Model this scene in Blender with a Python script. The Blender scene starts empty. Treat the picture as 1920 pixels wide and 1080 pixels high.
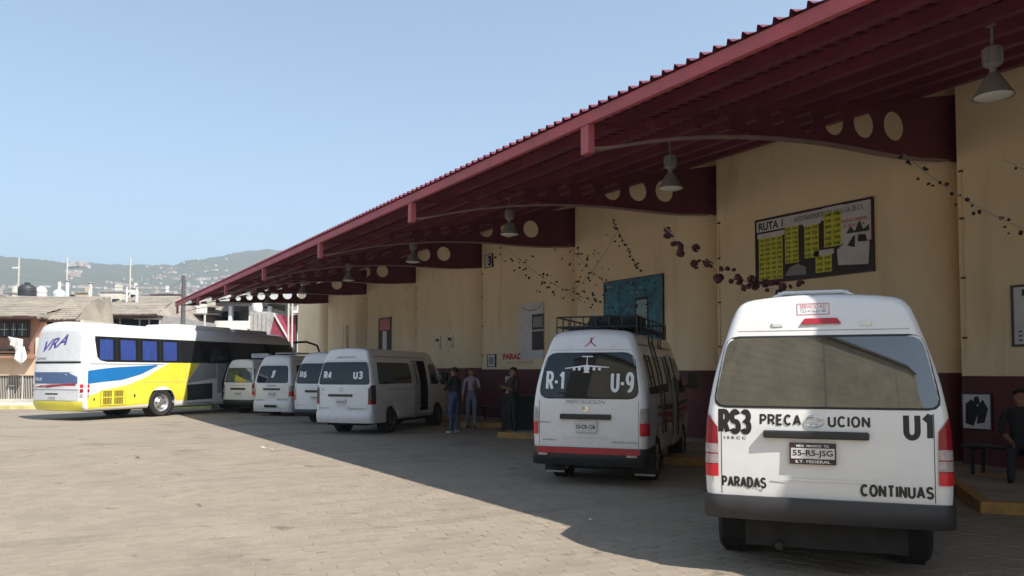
import bpy, bmesh, math, random
from mathutils import Vector, Matrix
rnd = random.Random(7)
R_ = math.radians
SC = bpy.context.scene
COL = SC.collection

# ------------------------------------------------------------------ camera
YAW = R_(32.2); EYE = 1.65; F_PX = 1440.0
FW = Vector((math.sin(YAW), math.cos(YAW), 0)); RT = Vector((math.cos(YAW), -math.sin(YAW), 0))
cam_d = bpy.data.cameras.new('camera'); cam = bpy.data.objects.new('camera', cam_d); COL.objects.link(cam)
cam.location = (0, 0, EYE)
cam_d.sensor_width = 36; cam_d.lens = 36 * F_PX / 1920
PITCH = R_(2.4)
cam.rotation_euler = (R_(90) + PITCH, 0, -YAW)
cam_d.shift_y = (157 - F_PX * math.tan(PITCH)) / 1920
cam_d.clip_start = 0.1; cam_d.clip_end = 20000
SC.camera = cam
# ------------------------------------------------------------------ world and sun
SUNV = Vector((0.20, -0.90, 1.0)).normalized()
world = bpy.data.worlds.new('World'); SC.world = world; world.use_nodes = True
wn = world.node_tree.nodes; wl = world.node_tree.links
sky = wn.new('ShaderNodeTexSky'); sky.sky_type = 'NISHITA'; sky.sun_disc = False
sky.sun_elevation = math.asin(SUNV.z); sky.sun_rotation = math.atan2(SUNV.x, SUNV.y)
sky.altitude = 2600; sky.air_density = 1.1; sky.dust_density = 3.6; sky.ozone_density = 1.6
tn = wn.new('ShaderNodeVectorMath'); tn.operation = 'MULTIPLY'; tn.inputs[1].default_value = (1.03, 0.985, 0.86)
wl.new(sky.outputs[0], tn.inputs[0]); wl.new(tn.outputs[0], wn['Background'].inputs[0]); wn['Background'].inputs[1].default_value = 0.124
sd = bpy.data.lights.new('sun', 'SUN'); sun = bpy.data.objects.new('sun', sd); COL.objects.link(sun)
sd.energy = 4.1; sd.angle = R_(0.53); sd.color = (1.0, 0.94, 0.86)
sun.rotation_euler = SUNV.to_track_quat('Z', 'Y').to_euler()
SC.view_settings.view_transform = 'Standard'; SC.view_settings.look = 'None'
SC.view_settings.gamma = 1; SC.view_settings.use_curve_mapping = False
SC.view_settings.exposure = 1.18
SC.render.engine = 'CYCLES'
SC.cycles.volume_max_steps = 64; SC.cycles.max_bounces = 12; SC.cycles.diffuse_bounces = 8; SC.cycles.use_denoising = True

def gp(px, depth, z=0.0):            # ground point at an image column and a distance
    p = FW * depth + RT * ((px - 960) / F_PX * depth); p.z = z; return p
def pt(px, py, depth):
    p = gp(px, depth); p.z = EYE + (697 - py) / F_PX * depth; return p

# ------------------------------------------------------------------ materials
MATS = {}
def mat(name, col, rough=0.6, metal=0.0, var=0.0, vscale=3.0, bump=0.0, bscale=40.0, ior=None, coat=0.0,
        tint=None, stretch=(1, 1, 1), tone=False, spots=None, dust=0):
    if name in MATS: return MATS[name]
    m = bpy.data.materials.new(name); m.use_nodes = True; MATS[name] = m
    nt = m.node_tree; N = nt.nodes; L = nt.links; b = N['Principled BSDF']
    b.inputs['Base Color'].default_value = (*col, 1); b.inputs['Roughness'].default_value = rough
    b.inputs['Metallic'].default_value = metal
    if ior: b.inputs['IOR'].default_value = ior
    if coat: b.inputs['Coat Weight'].default_value = coat; b.inputs['Coat Roughness'].default_value = 0.05
    tc = N.new('ShaderNodeTexCoord'); mp = N.new('ShaderNodeMapping'); mp.inputs['Scale'].default_value = stretch
    L.new(tc.outputs['Object'], mp.inputs[0])
    cur = None
    if var > 0:
        nz = N.new('ShaderNodeTexNoise'); nz.inputs['Scale'].default_value = vscale; nz.inputs['Detail'].default_value = 6
        nz.inputs['Roughness'].default_value = 0.65
        L.new(mp.outputs[0], nz.inputs['Vector'])
        cr = N.new('ShaderNodeMapRange'); cr.inputs['From Min'].default_value = 0.3; cr.inputs['From Max'].default_value = 0.7
        L.new(nz.outputs[0], cr.inputs['Value'])
        mx = N.new('ShaderNodeMix'); mx.data_type = 'RGBA'
        t = tint or tuple(c * (1 - var) for c in col)
        mx.inputs['A'].default_value = (*[min(1, c * (1 + var * 0.5)) for c in col], 1); mx.inputs['B'].default_value = (*t, 1)
        L.new(cr.outputs[0], mx.inputs['Factor']); cur = mx.outputs['Result']
    if tone:
        at = N.new('ShaderNodeAttribute'); at.attribute_name = 'tone'
        oi = N.new('ShaderNodeObjectInfo')
        ad = N.new('ShaderNodeMath'); ad.operation = 'ADD'; L.new(at.outputs['Fac'], ad.inputs[0]); L.new(oi.outputs['Random'], ad.inputs[1])
        fr = N.new('ShaderNodeMath'); fr.operation = 'FRACT'; L.new(ad.outputs[0], fr.inputs[0])
        mr = N.new('ShaderNodeMapRange'); mr.inputs['To Min'].default_value = 0.93; mr.inputs['To Max'].default_value = 1.05
        L.new(fr.outputs[0], mr.inputs['Value'])
        vm = N.new('ShaderNodeVectorMath'); vm.operation = 'SCALE'
        if cur: L.new(cur, vm.inputs[0])
        else: vm.inputs[0].default_value = col
        L.new(mr.outputs[0], vm.inputs['Scale']); cur = vm.outputs[0]
    if spots:
        geo = N.new('ShaderNodeNewGeometry')
        for sc_, lo, hi, c_, st in spots:
            n3 = N.new('ShaderNodeTexNoise'); n3.inputs['Scale'].default_value = sc_; n3.inputs['Detail'].default_value = 5; n3.inputs['Distortion'].default_value = 0.6
            mp3 = N.new('ShaderNodeMapping'); mp3.inputs['Scale'].default_value = st; mp3.inputs['Rotation'].default_value = (0, 0, 0.65)
            L.new(geo.outputs['Position'], mp3.inputs[0]); L.new(mp3.outputs[0], n3.inputs['Vector'])
            m3 = N.new('ShaderNodeMapRange'); m3.inputs['From Min'].default_value = lo; m3.inputs['From Max'].default_value = hi; L.new(n3.outputs[0], m3.inputs['Value'])
            x3 = N.new('ShaderNodeMix'); x3.data_type = 'RGBA'; x3.blend_type = 'MULTIPLY'; x3.inputs['B'].default_value = (*c_, 1)
            L.new(m3.outputs[0], x3.inputs['Factor'])
            if cur: L.new(cur, x3.inputs['A'])
            else: x3.inputs['A'].default_value = (*col, 1)
            cur = x3.outputs['Result']
    if dust:
        sx_ = N.new('ShaderNodeSeparateXYZ'); L.new(tc.outputs['Object'], sx_.inputs[0])
        m3 = N.new('ShaderNodeMapRange'); m3.inputs['From Min'].default_value = 1.0; m3.inputs['From Max'].default_value = 0.35; m3.inputs['To Max'].default_value = dust; L.new(sx_.outputs['Z'], m3.inputs['Value'])
        n3 = N.new('ShaderNodeTexNoise'); n3.inputs['Scale'].default_value = 5; n3.inputs['Detail'].default_value = 8; L.new(tc.outputs['Object'], n3.inputs['Vector'])
        mm = N.new('ShaderNodeMath'); mm.operation = 'MULTIPLY'; L.new(m3.outputs[0], mm.inputs[0]); L.new(n3.outputs[0], mm.inputs[1])
        x3 = N.new('ShaderNodeMix'); x3.data_type = 'RGBA'; x3.inputs['B'].default_value = (0.30, 0.26, 0.20, 1); L.new(mm.outputs[0], x3.inputs['Factor'])
        if cur: L.new(cur, x3.inputs['A'])
        cur = x3.outputs['Result']
        rr = N.new('ShaderNodeMapRange'); rr.inputs['To Min'].default_value = rough; rr.inputs['To Max'].default_value = 0.6; L.new(mm.outputs[0], rr.inputs['Value']); L.new(rr.outputs[0], b.inputs['Roughness'])
    if cur: L.new(cur, b.inputs['Base Color'])
    if bump > 0:
        n2 = N.new('ShaderNodeTexNoise'); n2.inputs['Scale'].default_value = bscale; n2.inputs['Detail'].default_value = 4
        L.new(mp.outputs[0], n2.inputs['Vector'])
        bp = N.new('ShaderNodeBump'); bp.inputs['Strength'].default_value = bump; bp.inputs['Distance'].default_value = 0.02
        L.new(n2.outputs[0], bp.inputs['Height']); L.new(bp.outputs[0], b.inputs['Normal'])
    return m

PAVER_C = (0.278, 0.232, 0.178)
m_paver = mat('paver concrete', PAVER_C, 0.85, var=0.22, vscale=0.9, tint=(0.25, 0.21, 0.16), bump=0.5, bscale=60, tone=True, spots=[(0.55, 0.58, 0.74, (0.74, 0.74, 0.76), (1, 1, 1)), (2.2, 0.64, 0.72, (0.55, 0.54, 0.54), (1, 1, 1)), (0.9, 0.56, 0.70, (0.80, 0.80, 0.80), (0.18, 1.6, 1))])
m_joint = mat('sand joints', (0.34, 0.29, 0.225), 0.95, var=0.25, vscale=2, bump=0.5, bscale=80)
m_dirt = mat('dry dirt', (0.27, 0.235, 0.19), 0.95, var=0.3, vscale=0.05)
m_cream = mat('cream wall paint', (0.84, 0.68, 0.45), 0.8, var=0.12, vscale=0.7, tint=(0.78, 0.62, 0.40), bump=0.25, bscale=30, stretch=(1, 1, 0.45), spots=[(1.6, 0.60, 0.75, (0.84, 0.81, 0.76), (1, 1, 0.12)), (0.8, 0.60, 0.72, (0.88, 0.86, 0.82), (1, 1, 0.6))])
m_dado = mat('maroon wall paint', (0.115, 0.022, 0.024), 0.6, var=0.4, vscale=2, bump=0.1)
m_maroon = mat('maroon steel paint', (0.15, 0.024, 0.042), 0.5, var=0.35, vscale=1.5, bump=0.1)
m_deck = mat('maroon roof deck', (0.15, 0.022, 0.045), 0.5, var=0.35, vscale=1.2)
m_rooftop = mat('maroon tile roof', (0.10, 0.03, 0.035), 0.6, var=0.4, vscale=2)
m_fascia = mat('faded red fascia', (0.42, 0.08, 0.095), 0.6, var=0.3, vscale=1.2, tint=(0.30, 0.08, 0.09))
m_flange = mat('beam flange paint', (0.30, 0.20, 0.19), 0.55, var=0.3)
m_white = mat('white van paint', (0.72, 0.725, 0.73), 0.25, var=0.03, vscale=2.5, coat=0.6, tint=(0.68, 0.68, 0.67), dust=0.5)
m_white2 = mat('cream white van paint', (0.74, 0.74, 0.68), 0.3, var=0.07, vscale=2.5, coat=0.4, dust=0.5)
m_glass = mat('tinted glass', (0.012, 0.014, 0.016), 0.04, ior=1.52)
m_glassr = mat('reflective film glass', (0.035, 0.033, 0.024), 0.03, ior=2.15, var=0.3, vscale=1.5)
m_glassg = mat('green reflection glass', (0.09, 0.10, 0.035), 0.05, ior=2.2, var=0.6, vscale=3)  # yellow-green window reflection painted into the glass colour
m_rubber = mat('black rubber', (0.015, 0.015, 0.016), 0.6)
m_blackp = mat('black plastic', (0.02, 0.021, 0.024), 0.4, var=0.3, vscale=4)
m_bumper = mat('grey plastic bumper', (0.028, 0.028, 0.031), 0.55, var=0.25, vscale=5)
m_dark = mat('dark void', (0.01, 0.01, 0.01), 0.8)
m_under = mat('grimy underbody', (0.015, 0.014, 0.013), 0.9, var=0.5, vscale=8)
m_tyre = mat('tyre rubber', (0.022, 0.022, 0.022), 0.85, var=0.3, vscale=10, bump=0.2)
m_rim = mat('wheel alloy', (0.55, 0.55, 0.56), 0.35, metal=0.8, var=0.3, vscale=12)
m_rimd = mat('dusty steel wheel', (0.07, 0.068, 0.065), 0.5, metal=0.3, var=0.3, vscale=12)
m_chrome = mat('chrome', (0.7, 0.7, 0.7), 0.15, metal=1.0)
m_red = mat('red lamp plastic', (0.55, 0.018, 0.03), 0.15, ior=1.5)
m_redd = mat('deep red lamp plastic', (0.25, 0.01, 0.02), 0.15, ior=1.5)
m_lens = mat('clear lamp plastic', (0.42, 0.36, 0.36), 0.2, var=0.4, vscale=30)
m_smoke = mat('smoked lamp plastic', (0.05, 0.045, 0.045), 0.15)
m_redp = mat('red paint', (0.40, 0.02, 0.035), 0.35, var=0.15)
m_blk = mat('black lettering', (0.012, 0.012, 0.013), 0.5)
m_wht = mat('white lettering', (0.75, 0.77, 0.78), 0.5)
m_gry = mat('grey lettering', (0.25, 0.25, 0.27), 0.5)
m_pink = mat('faded red lettering', (0.5, 0.12, 0.14), 0.5)
m_platew = mat('number plate white', (0.60, 0.58, 0.58), 0.4, var=0.15, vscale=20)
m_yellow = mat('bus yellow paint', (0.78, 0.68, 0.06), 0.3, var=0.08, vscale=2, coat=0.4)
m_blue = mat('bus blue paint', (0.015, 0.16, 0.42), 0.3, coat=0.4, var=0.1)
m_silver = mat('bus silver paint', (0.34, 0.35, 0.37), 0.35, metal=0.2, var=0.12, coat=0.3)
m_purple = mat('purple lettering', (0.07, 0.05, 0.30), 0.4)
m_curtain = mat('blue curtain cloth', (0.018, 0.045, 0.22), 0.8, var=0.35, vscale=4, stretch=(6, 6, 0.4))
m_kerby = mat('worn yellow kerb paint', (0.45, 0.24, 0.04), 0.8, var=0.5, vscale=4, tint=(0.22, 0.15, 0.08), bump=0.3)
m_conc = mat('platform concrete', (0.42, 0.385, 0.335), 0.85, var=0.35, vscale=1.2, bump=0.4, bscale=30)
m_lampg = mat('grey lamp housing', (0.26, 0.26, 0.25), 0.5, var=0.2)
m_lampw = mat('white lamp lens', (0.85, 0.84, 0.80), 0.25)
m_tileroof = mat('weathered tile', (0.30, 0.26, 0.205), 0.9, var=0.5, vscale=0.8, tint=(0.20, 0.18, 0.15), bump=0.6, bscale=8)
m_orange = mat('orange stucco', (0.34, 0.18, 0.12), 0.85, var=0.2, vscale=1)
m_peach = mat('peach stucco', (0.55, 0.40, 0.28), 0.85, var=0.2, vscale=1)
m_pale = mat('pale plaster', (0.62, 0.58, 0.50), 0.85, var=0.25, vscale=1)
m_stuccow = mat('white plaster', (0.74, 0.73, 0.70), 0.8, var=0.15, vscale=1)
m_grey = mat('grey cement', (0.33, 0.32, 0.31), 0.85, var=0.3, vscale=0.8)
m_darkw = mat('dark house window', (0.03, 0.035, 0.045), 0.12, var=0.4, vscale=1)
m_brownw = mat('dark brown wood', (0.06, 0.03, 0.025), 0.7, var=0.4)
m_rust = mat('rusty sheet roof', (0.10, 0.075, 0.06), 0.85, var=0.5, vscale=0.8)
m_green = mat('mint green wall', (0.13, 0.42, 0.30), 0.8, var=0.15, vscale=1)
m_bars = mat('white bars paint', (0.5, 0.47, 0.42), 0.6)
m_cloth = mat('white cloth', (0.62, 0.61, 0.58), 0.9, var=0.15)
m_tank = mat('black water tank', (0.035, 0.037, 0.042), 0.5)
m_pole = mat('cement pole', (0.10, 0.10, 0.10), 0.85, var=0.2)
m_metal = mat('galvanised metal', (0.45, 0.46, 0.47), 0.45, metal=0.5)
m_block = mat('grey block wall', (0.60, 0.54, 0.40), 0.9, var=0.3, vscale=0.5)
m_skin = mat('skin', (0.30, 0.15, 0.095), 0.55, var=0.1)
m_hair = mat('black hair', (0.012, 0.01, 0.009), 0.6)
m_jean = mat('blue denim', (0.055, 0.085, 0.17), 0.9, var=0.4, vscale=9)
m_darkc = mat('dark cloth', (0.02, 0.024, 0.026), 0.9, var=0.4, vscale=6)
m_lilac = mat('pale lilac cloth', (0.36, 0.31, 0.38), 0.9, var=0.2, vscale=6)
m_greyt = mat('grey trousers cloth', (0.17, 0.19, 0.24), 0.9, var=0.3, vscale=8)
m_maroonc = mat('dark brown cloth', (0.06, 0.035, 0.03), 0.9, var=0.3, vscale=8)
m_darkj = mat('dark denim', (0.03, 0.036, 0.05), 0.9, var=0.3, vscale=8)
m_shoe = mat('pale shoe leather', (0.40, 0.38, 0.36), 0.6)
m_shoed = mat('dark shoe leather', (0.02, 0.018, 0.016), 0.5)
m_flower = mat('dark red paper flower', (0.09, 0.012, 0.016), 0.8, var=0.6, vscale=5, tint=(0.02, 0.015, 0.01))
m_flowerd = mat('dark paper flower', (0.035, 0.02, 0.014), 0.8)
m_string = mat('pale string', (0.4, 0.36, 0.3), 0.8)
m_frame = mat('dark picture frame', (0.035, 0.015, 0.015), 0.4)
m_leaf = mat('dark leaf', (0.045, 0.06, 0.025), 0.7, var=0.4)
m_bark = mat('bark', (0.10, 0.08, 0.06), 0.9)
m_panelg = mat('poster yellow', (0.66, 0.66, 0.05), 0.5, var=0.25, vscale=6)
m_boardd = mat('poster dark brown', (0.03, 0.016, 0.018), 0.5, var=0.6, vscale=3)
m_postw = mat('poster white', (0.64, 0.62, 0.64), 0.5, var=0.15, vscale=3)
m_postred = mat('poster red', (0.5, 0.03, 0.05), 0.5, var=0.2)
m_teal = mat('poster teal print', (0.03, 0.20, 0.28), 0.5, var=0.8, vscale=3.5, tint=(0.02, 0.045, 0.10), bump=0)
m_teal2 = mat('poster pale print', (0.30, 0.42, 0.45), 0.5, var=0.4, vscale=6)

# ------------------------------------------------------------------ mesh helpers
class MB:
    def __init__(s): s.v = []; s.f = []; s.m = []; s.mats = []; s.tone = []; s.ch = []
    def mi(s, m):
        if m not in s.mats: s.mats.append(m)
        return s.mats.index(m)
    def add(s, vs, fs, m):
        o = len(s.v); k = s.mi(m); s.ch.append((o, len(s.f), m)); s.v += [tuple(v) for v in vs]
        for f in fs: s.f.append([i + o for i in f]); s.m.append(k)
        return s
    def box(s, x0, x1, y0, y1, z0, z1, m, M=None):
        vs = [Vector((x, y, z)) for x in (x0, x1) for y in (y0, y1) for z in (z0, z1)]
        if M is not None: vs = [M @ v for v in vs]
        return s.add(vs, [(0, 1, 3, 2), (4, 6, 7, 5), (0, 4, 5, 1), (2, 3, 7, 6), (0, 2, 6, 4), (1, 5, 7, 3)], m)
    def bar(s, a, b, w, h, m, up=(0, 0, 1)):
        a = Vector(a); b = Vector(b); d = (b - a); L = d.length; d.normalize()
        sd = d.cross(Vector(up))
        if sd.length < 1e-4: sd = d.cross(Vector((1, 0, 0)))
        sd.normalize(); u = sd.cross(d)
        vs = [p + sd * (i * w / 2) + u * (j * h / 2) for p in (a, b) for i in (-1, 1) for j in (-1, 1)]
        return s.add(vs, [(0, 1, 3, 2), (4, 6, 7, 5), (0, 4, 5, 1), (2, 3, 7, 6), (0, 2, 6, 4), (1, 5, 7, 3)], m)
    def tube(s, pts, r, m, n=8, caps=True):
        pts = [Vector(p) for p in pts]; rs = r if isinstance(r, (list, tuple)) else [r] * len(pts)
        vs = []; prev = None
        for i, p in enumerate(pts):
            d = (pts[min(i + 1, len(pts) - 1)] - pts[max(i - 1, 0)]).normalized()
            ref = Vector((0, 0, 1)) if abs(d.z) < 0.9 else Vector((1, 0, 0))
            a = d.cross(ref).normalized(); b = d.cross(a)
            for k in range(n):
                t = 2 * math.pi * k / n; vs.append(p + (a * math.cos(t) + b * math.sin(t)) * rs[i])
        fs = [(i * n + k, i * n + (k + 1) % n, (i + 1) * n + (k + 1) % n, (i + 1) * n + k) for i in range(len(pts) - 1) for k in range(n)]
        if caps: fs += [tuple(range(n))[::-1], tuple((len(pts) - 1) * n + k for k in range(n))]
        return s.add(vs, fs, m)
    def lathe(s, prof, m, n=24, M=None):   # prof (r, z) about z
        vs = []
        for r, z in prof:
            for k in range(n):
                t = 2 * math.pi * k / n; v = Vector((r * math.cos(t), r * math.sin(t), z)); vs.append(M @ v if M is not None else v)
        fs = [(i * n + k, i * n + (k + 1) % n, (i + 1) * n + (k + 1) % n, (i + 1) * n + k) for i in range(len(prof) - 1) for k in range(n)]
        return s.add(vs, fs, m)
    def build_split(s, name, parent):      # one object for every shape added
        ends = s.ch[1:] + [(len(s.v), len(s.f), None)]; out = []
        for (o, f, m), (o2, f2, _) in zip(s.ch, ends):
            q = MB(); q.add(s.v[o:o2], [[i - o for i in g] for g in s.f[f:f2]], m); out.append(q.build(name, parent))
        return out[0]
    def build(s, name, parent=None, smooth=False, angle=35, bevel=0.0):
        me = bpy.data.meshes.new(name); me.from_pydata(s.v, [], s.f)
        for m in s.mats: me.materials.append(m)
        me.polygons.foreach_set('material_index', s.m)
        if s.tone:
            a = me.attributes.new('tone', 'FLOAT', 'POINT'); a.data.foreach_set('value', s.tone)
        if smooth:
            me.polygons.foreach_set('use_smooth', [True] * len(s.f))
            me.update()
            try: me.set_sharp_from_angle(angle=R_(angle))
            except Exception: pass
        me.update()
        o = bpy.data.objects.new(name, me); COL.objects.link(o)
        if parent: o.parent = parent
        if bevel > 0:
            b = o.modifiers.new('edge', 'BEVEL'); b.width = bevel; b.segments = 2; b.limit_method = 'ANGLE'
        return o
def tag(o, label=None, cat=None, group=None, kind=None):
    if label: o['label'] = label
    if cat: o['category'] = cat
    if group: o['group'] = group
    if kind: o['kind'] = kind
    return o
def empty(name, loc=(0, 0, 0), rz=0.0, **k):
    o = bpy.data.objects.new(name, None); COL.objects.link(o); o.location = loc; o.rotation_euler = (0, 0, rz)
    o.empty_display_size = 0.2
    return tag(o, **k)
_tcache = {}
def text_geo(s, bold=0.0, shear=0.0):
    key = (s, bold, shear)
    if key in _tcache: return _tcache[key]
    cu = bpy.data.curves.new('t', 'FONT'); cu.body = s; cu.offset = bold; cu.shear = shear; cu.resolution_u = 4
    o = bpy.data.objects.new('t', cu); COL.objects.link(o)
    dg = bpy.context.evaluated_depsgraph_get(); me = o.evaluated_get(dg).to_mesh()
    vs = [(v.co.x, v.co.y) for v in me.vertices]; fs = [tuple(p.vertices) for p in me.polygons]
    o.evaluated_get(dg).to_mesh_clear(); bpy.data.objects.remove(o); bpy.data.curves.remove(cu)
    x0 = min(v[0] for v in vs); x1 = max(v[0] for v in vs); y0 = min(v[1] for v in vs); y1 = max(v[1] for v in vs)
    vs = [((x - (x0 + x1) / 2) / (x1 - x0), (y - (y0 + y1) / 2) / (y1 - y0)) for x, y in vs]
    bm = bmesh.new(); bv = [bm.verts.new((x, y, 0)) for x, y in vs]
    for f in fs:
        try: bm.faces.new([bv[i] for i in f])
        except ValueError: pass
    for ax, nc in ((0, 4), (1, 7)):
        for k in range(1, nc):
            c = -0.5 + k / nc; n_ = (1, 0, 0) if ax == 0 else (0, 1, 0)
            bmesh.ops.bisect_plane(bm, geom=bm.verts[:] + bm.edges[:] + bm.faces[:], plane_co=(c if ax == 0 else 0, c if ax else 0, 0), plane_no=n_)
    bm.verts.index_update(); vs = [(v.co.x, v.co.y) for v in bm.verts]; fs = [tuple(v.index for v in f.verts) for f in bm.faces]; bm.free()
    _tcache[key] = (vs, fs); return vs, fs
def text_on(mb, s, w, h, fn, m, bold=0.0, shear=0.0):   # fn(tx,ty) -> 3d point
    vs, fs = text_geo(s, bold, shear); mb.add([fn(x * w, y * h) for x, y in vs], fs, m)
def _arc(cx, cy, rx, ry, a0, a1, n=10): return [(cx + rx * math.cos(R_(a0 + (a1 - a0) * i / n)), cy + ry * math.sin(R_(a0 + (a1 - a0) * i / n))) for i in range(n + 1)]
def glyphs():
    G = {}; A = _arc
    G['A'] = (.62, [[(.0, 0), (.31, 1), (.62, 0)], [(.12, .3), (.5, .3)]])
    G['B'] = (.55, [[(0, 0), (0, 1), (.3, 1)] + A(.3, .76, .22, .24, 90, -90)[1:] + [(0, .52)], [(0, .52), (.3, .52)] + A(.3, .26, .25, .26, 90, -90)[1:] + [(0, 0)]])
    G['C'] = (.58, [A(.3, .5, .3, .5, 42, 318, 16)])
    G['D'] = (.58, [[(0, 0), (0, 1), (.25, 1)] + A(.25, .5, .33, .5, 90, -90)[1:] + [(0, 0)]])
    G['E'] = (.48, [[(.48, 1), (0, 1), (0, 0), (.48, 0)], [(0, .52), (.42, .52)]])
    G['I'] = (.0, [[(0, 0), (0, 1)]])
    G['N'] = (.54, [[(0, 0), (0, 1), (.54, 0), (.54, 1)]])
    G['O'] = (.62, [A(.31, .5, .31, .5, 90, 450, 22)])
    G['P'] = (.50, [[(0, 0), (0, 1), (.26, 1)] + A(.26, .73, .24, .27, 90, -90)[1:] + [(0, .46)]])
    G['R'] = (.54, [[(0, 0), (0, 1), (.28, 1)] + A(.28, .74, .24, .26, 90, -90)[1:] + [(0, .48)], [(.28, .48), (.54, 0)]])
    G['S'] = (.52, [A(.26, .75, .25, .25, 25, 240, 10) + A(.26, .26, .26, .26, 65, -155, 12)])
    G['T'] = (.54, [[(0, 1), (.54, 1)], [(.27, 1), (.27, 0)]])
    G['U'] = (.54, [[(0, 1), (0, .3)] + A(.27, .28, .27, .28, 180, 360) + [(.54, 1)]])
    G['1'] = (.26, [[(0, .76), (.26, 1), (.26, 0)]])
    G['2'] = (.5, [A(.25, .74, .25, .26, 170, -30, 10) + [(0, 0), (.5, 0)]])
    G['3'] = (.5, [A(.24, .76, .23, .24, 150, -90, 10) + A(.24, .26, .26, .26, 90, -155, 12)])
    G['4'] = (.54, [[(.4, 0), (.4, 1), (0, .28), (.54, .28)]])
    G['6'] = (.5, [A(.3, .55, .3, .45, 60, 180, 8) + A(.26, .3, .26, .3, 180, 520, 16)])
    G['9'] = (.5, [A(.26, .7, .25, .3, 360, 0, 16) + A(.22, .45, .29, .45, 0, -110, 8)])
    G['-'] = (.3, [[(0, .42), (.3, .42)]]); G[' '] = (.25, [])
    return G
GLY = glyphs()
def letters(txt, w, h, t):     # block lettering; t = stroke width over height; returns separate strokes
    x = 0; S = []
    for c in txt:
        gw, st = GLY[c]
        for p in st:
            p = [Vector((x + a + t / 2, t / 2 + b * (1 - t))) for a, b in p]; cut = [0]
            for i in range(1, len(p) - 1):
                if (p[i] - p[i - 1]).length > 1e-6 and (p[i + 1] - p[i]).length > 1e-6 and (p[i] - p[i - 1]).angle(p[i + 1] - p[i]) > 0.65: cut.append(i)
            cut.append(len(p) - 1)
            for a_, b_ in zip(cut, cut[1:]):
                q = [v.copy() for v in p[a_:b_ + 1]]; ext = t * 0.5
                sharp = lambda i: (p[i] - p[i - 1]).angle(p[i + 1] - p[i]) > 1.9
                if a_ > 0 or ((p[0] - p[-1]).length < 1e-6 and len(cut) > 2): q[0] = q[0] + (q[0] - q[1]).normalized() * (ext * (0.35 if a_ > 0 and sharp(a_) else 1))
                if b_ < len(p) - 1 or ((p[0] - p[-1]).length < 1e-6 and len(cut) > 2): q[-1] = q[-1] + (q[-1] - q[-2]).normalized() * (ext * (0.35 if b_ < len(p) - 1 and sharp(b_) else 1))
                S.append([tuple(v) for v in q])
        x += gw + t + 0.13
    W = x - 0.13; kx = w / W; out = []
    for p in S:
        p = [Vector(((a - W / 2) * kx / 1.0, (b - 0.5) * h)) for a, b in p]; th = t * h / 2
        q = [p[0]]
        for a in p[1:]:
            while (a - q[-1]).length > 0.03: q.append(q[-1] + (a - q[-1]).normalized() * 0.03)
            if (a - q[-1]).length > 1e-5: q.append(a)
        p = q; L_ = []; R__ = []; closed = (p[0] - p[-1]).length < 1e-4
        for i, c in enumerate(p):
            a = (c - p[i - 1]).normalized() if i > 0 else ((p[-1] - p[-2]).normalized() if closed else (p[1] - c).normalized())
            b = (p[i + 1] - c).normalized() if i < len(p) - 1 else ((p[1] - p[0]).normalized() if closed else a)
            n0 = Vector((-a.y, a.x)); n1 = Vector((-b.y, b.x)); n_ = (n0 + n1)
            n_ = n_.normalized() if n_.length > .2 else n0
            k = th / max(.8, n_.dot(n0)); tx_ = kx * .9 / h if False else 1
            L_.append(c + n_ * k); R__.append(c - n_ * k)
        out.append((L_, R__))
    return out
def block_on(mb, txt, w, h, fn, m, t=0.2):
    for j, (L_, R__) in enumerate(letters(txt, w, h, t)):
        vs = [fn(q.x, q.y, 0.0003 * j) for pr_ in zip(L_, R__) for q in pr_]
        mb.add(vs, [(2 * i, 2 * i + 1, 2 * i + 3, 2 * i + 2) for i in range(len(L_) - 1)], m)
def poly_on(mb, pts, fn, m):
    mb.add([fn(x, y) for x, y in pts], [tuple(range(len(pts)))], m)
def rrect(w0, w1, z0, z1, r, n=6):   # trapezoid with rounded corners; half widths at bottom and top
    c = [(-w0, z0), (w0, z0), (w1, z1), (-w1, z1)]; out = []
    for i in range(4):
        p = Vector(c[i]); a = Vector(c[i - 1]); b = Vector(c[(i + 1) % 4])
        pa = p + (a - p).normalized() * r; pb = p + (b - p).normalized() * r
        for k in range(n + 1):
            t = k / n; out.append(tuple((1 - t) ** 2 * pa + 2 * t * (1 - t) * p + t * t * pb))
    return out
def patch(mb, poly, fn, m, rows=10, cols=10):   # fills a convex outline, following a curved surface
    z0 = min(p[1] for p in poly); z1 = max(p[1] for p in poly); vs = []
    for j in range(rows + 1):
        t = j / rows; t = 0.5 - 0.5 * math.cos(math.pi * t) if rows > 3 else t
        z = z0 + (z1 - z0) * min(max(t, 1e-4), 1 - 1e-4); xs = []
        for i in range(len(poly)):
            a = poly[i]; b = poly[(i + 1) % len(poly)]
            if (a[1] - z) * (b[1] - z) <= 0 and abs(a[1] - b[1]) > 1e-9: xs.append(a[0] + (b[0] - a[0]) * (z - a[1]) / (b[1] - a[1]))
        x0, x1 = min(xs), max(xs)
        for i in range(cols + 1): vs.append(fn(x0 + (x1 - x0) * i / cols, z))
    c = cols + 1
    mb.add(vs, [(j * c + i, j * c + i + 1, (j + 1) * c + i + 1, (j + 1) * c + i) for j in range(rows) for i in range(cols)], m)

# ------------------------------------------------------------------ GROUND
D = 13.2; PITCHY = 5.35; Y0 = 6.86
gm = MB(); gm.add([(-7000, -7000, -0.014), (7000, -7000, -0.014), (7000, 7000, -0.014), (-7000, 7000, -0.014)], [(0, 1, 2, 3)], m_dirt)
ground = tag(gm.build('ground'), kind='structure')
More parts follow.
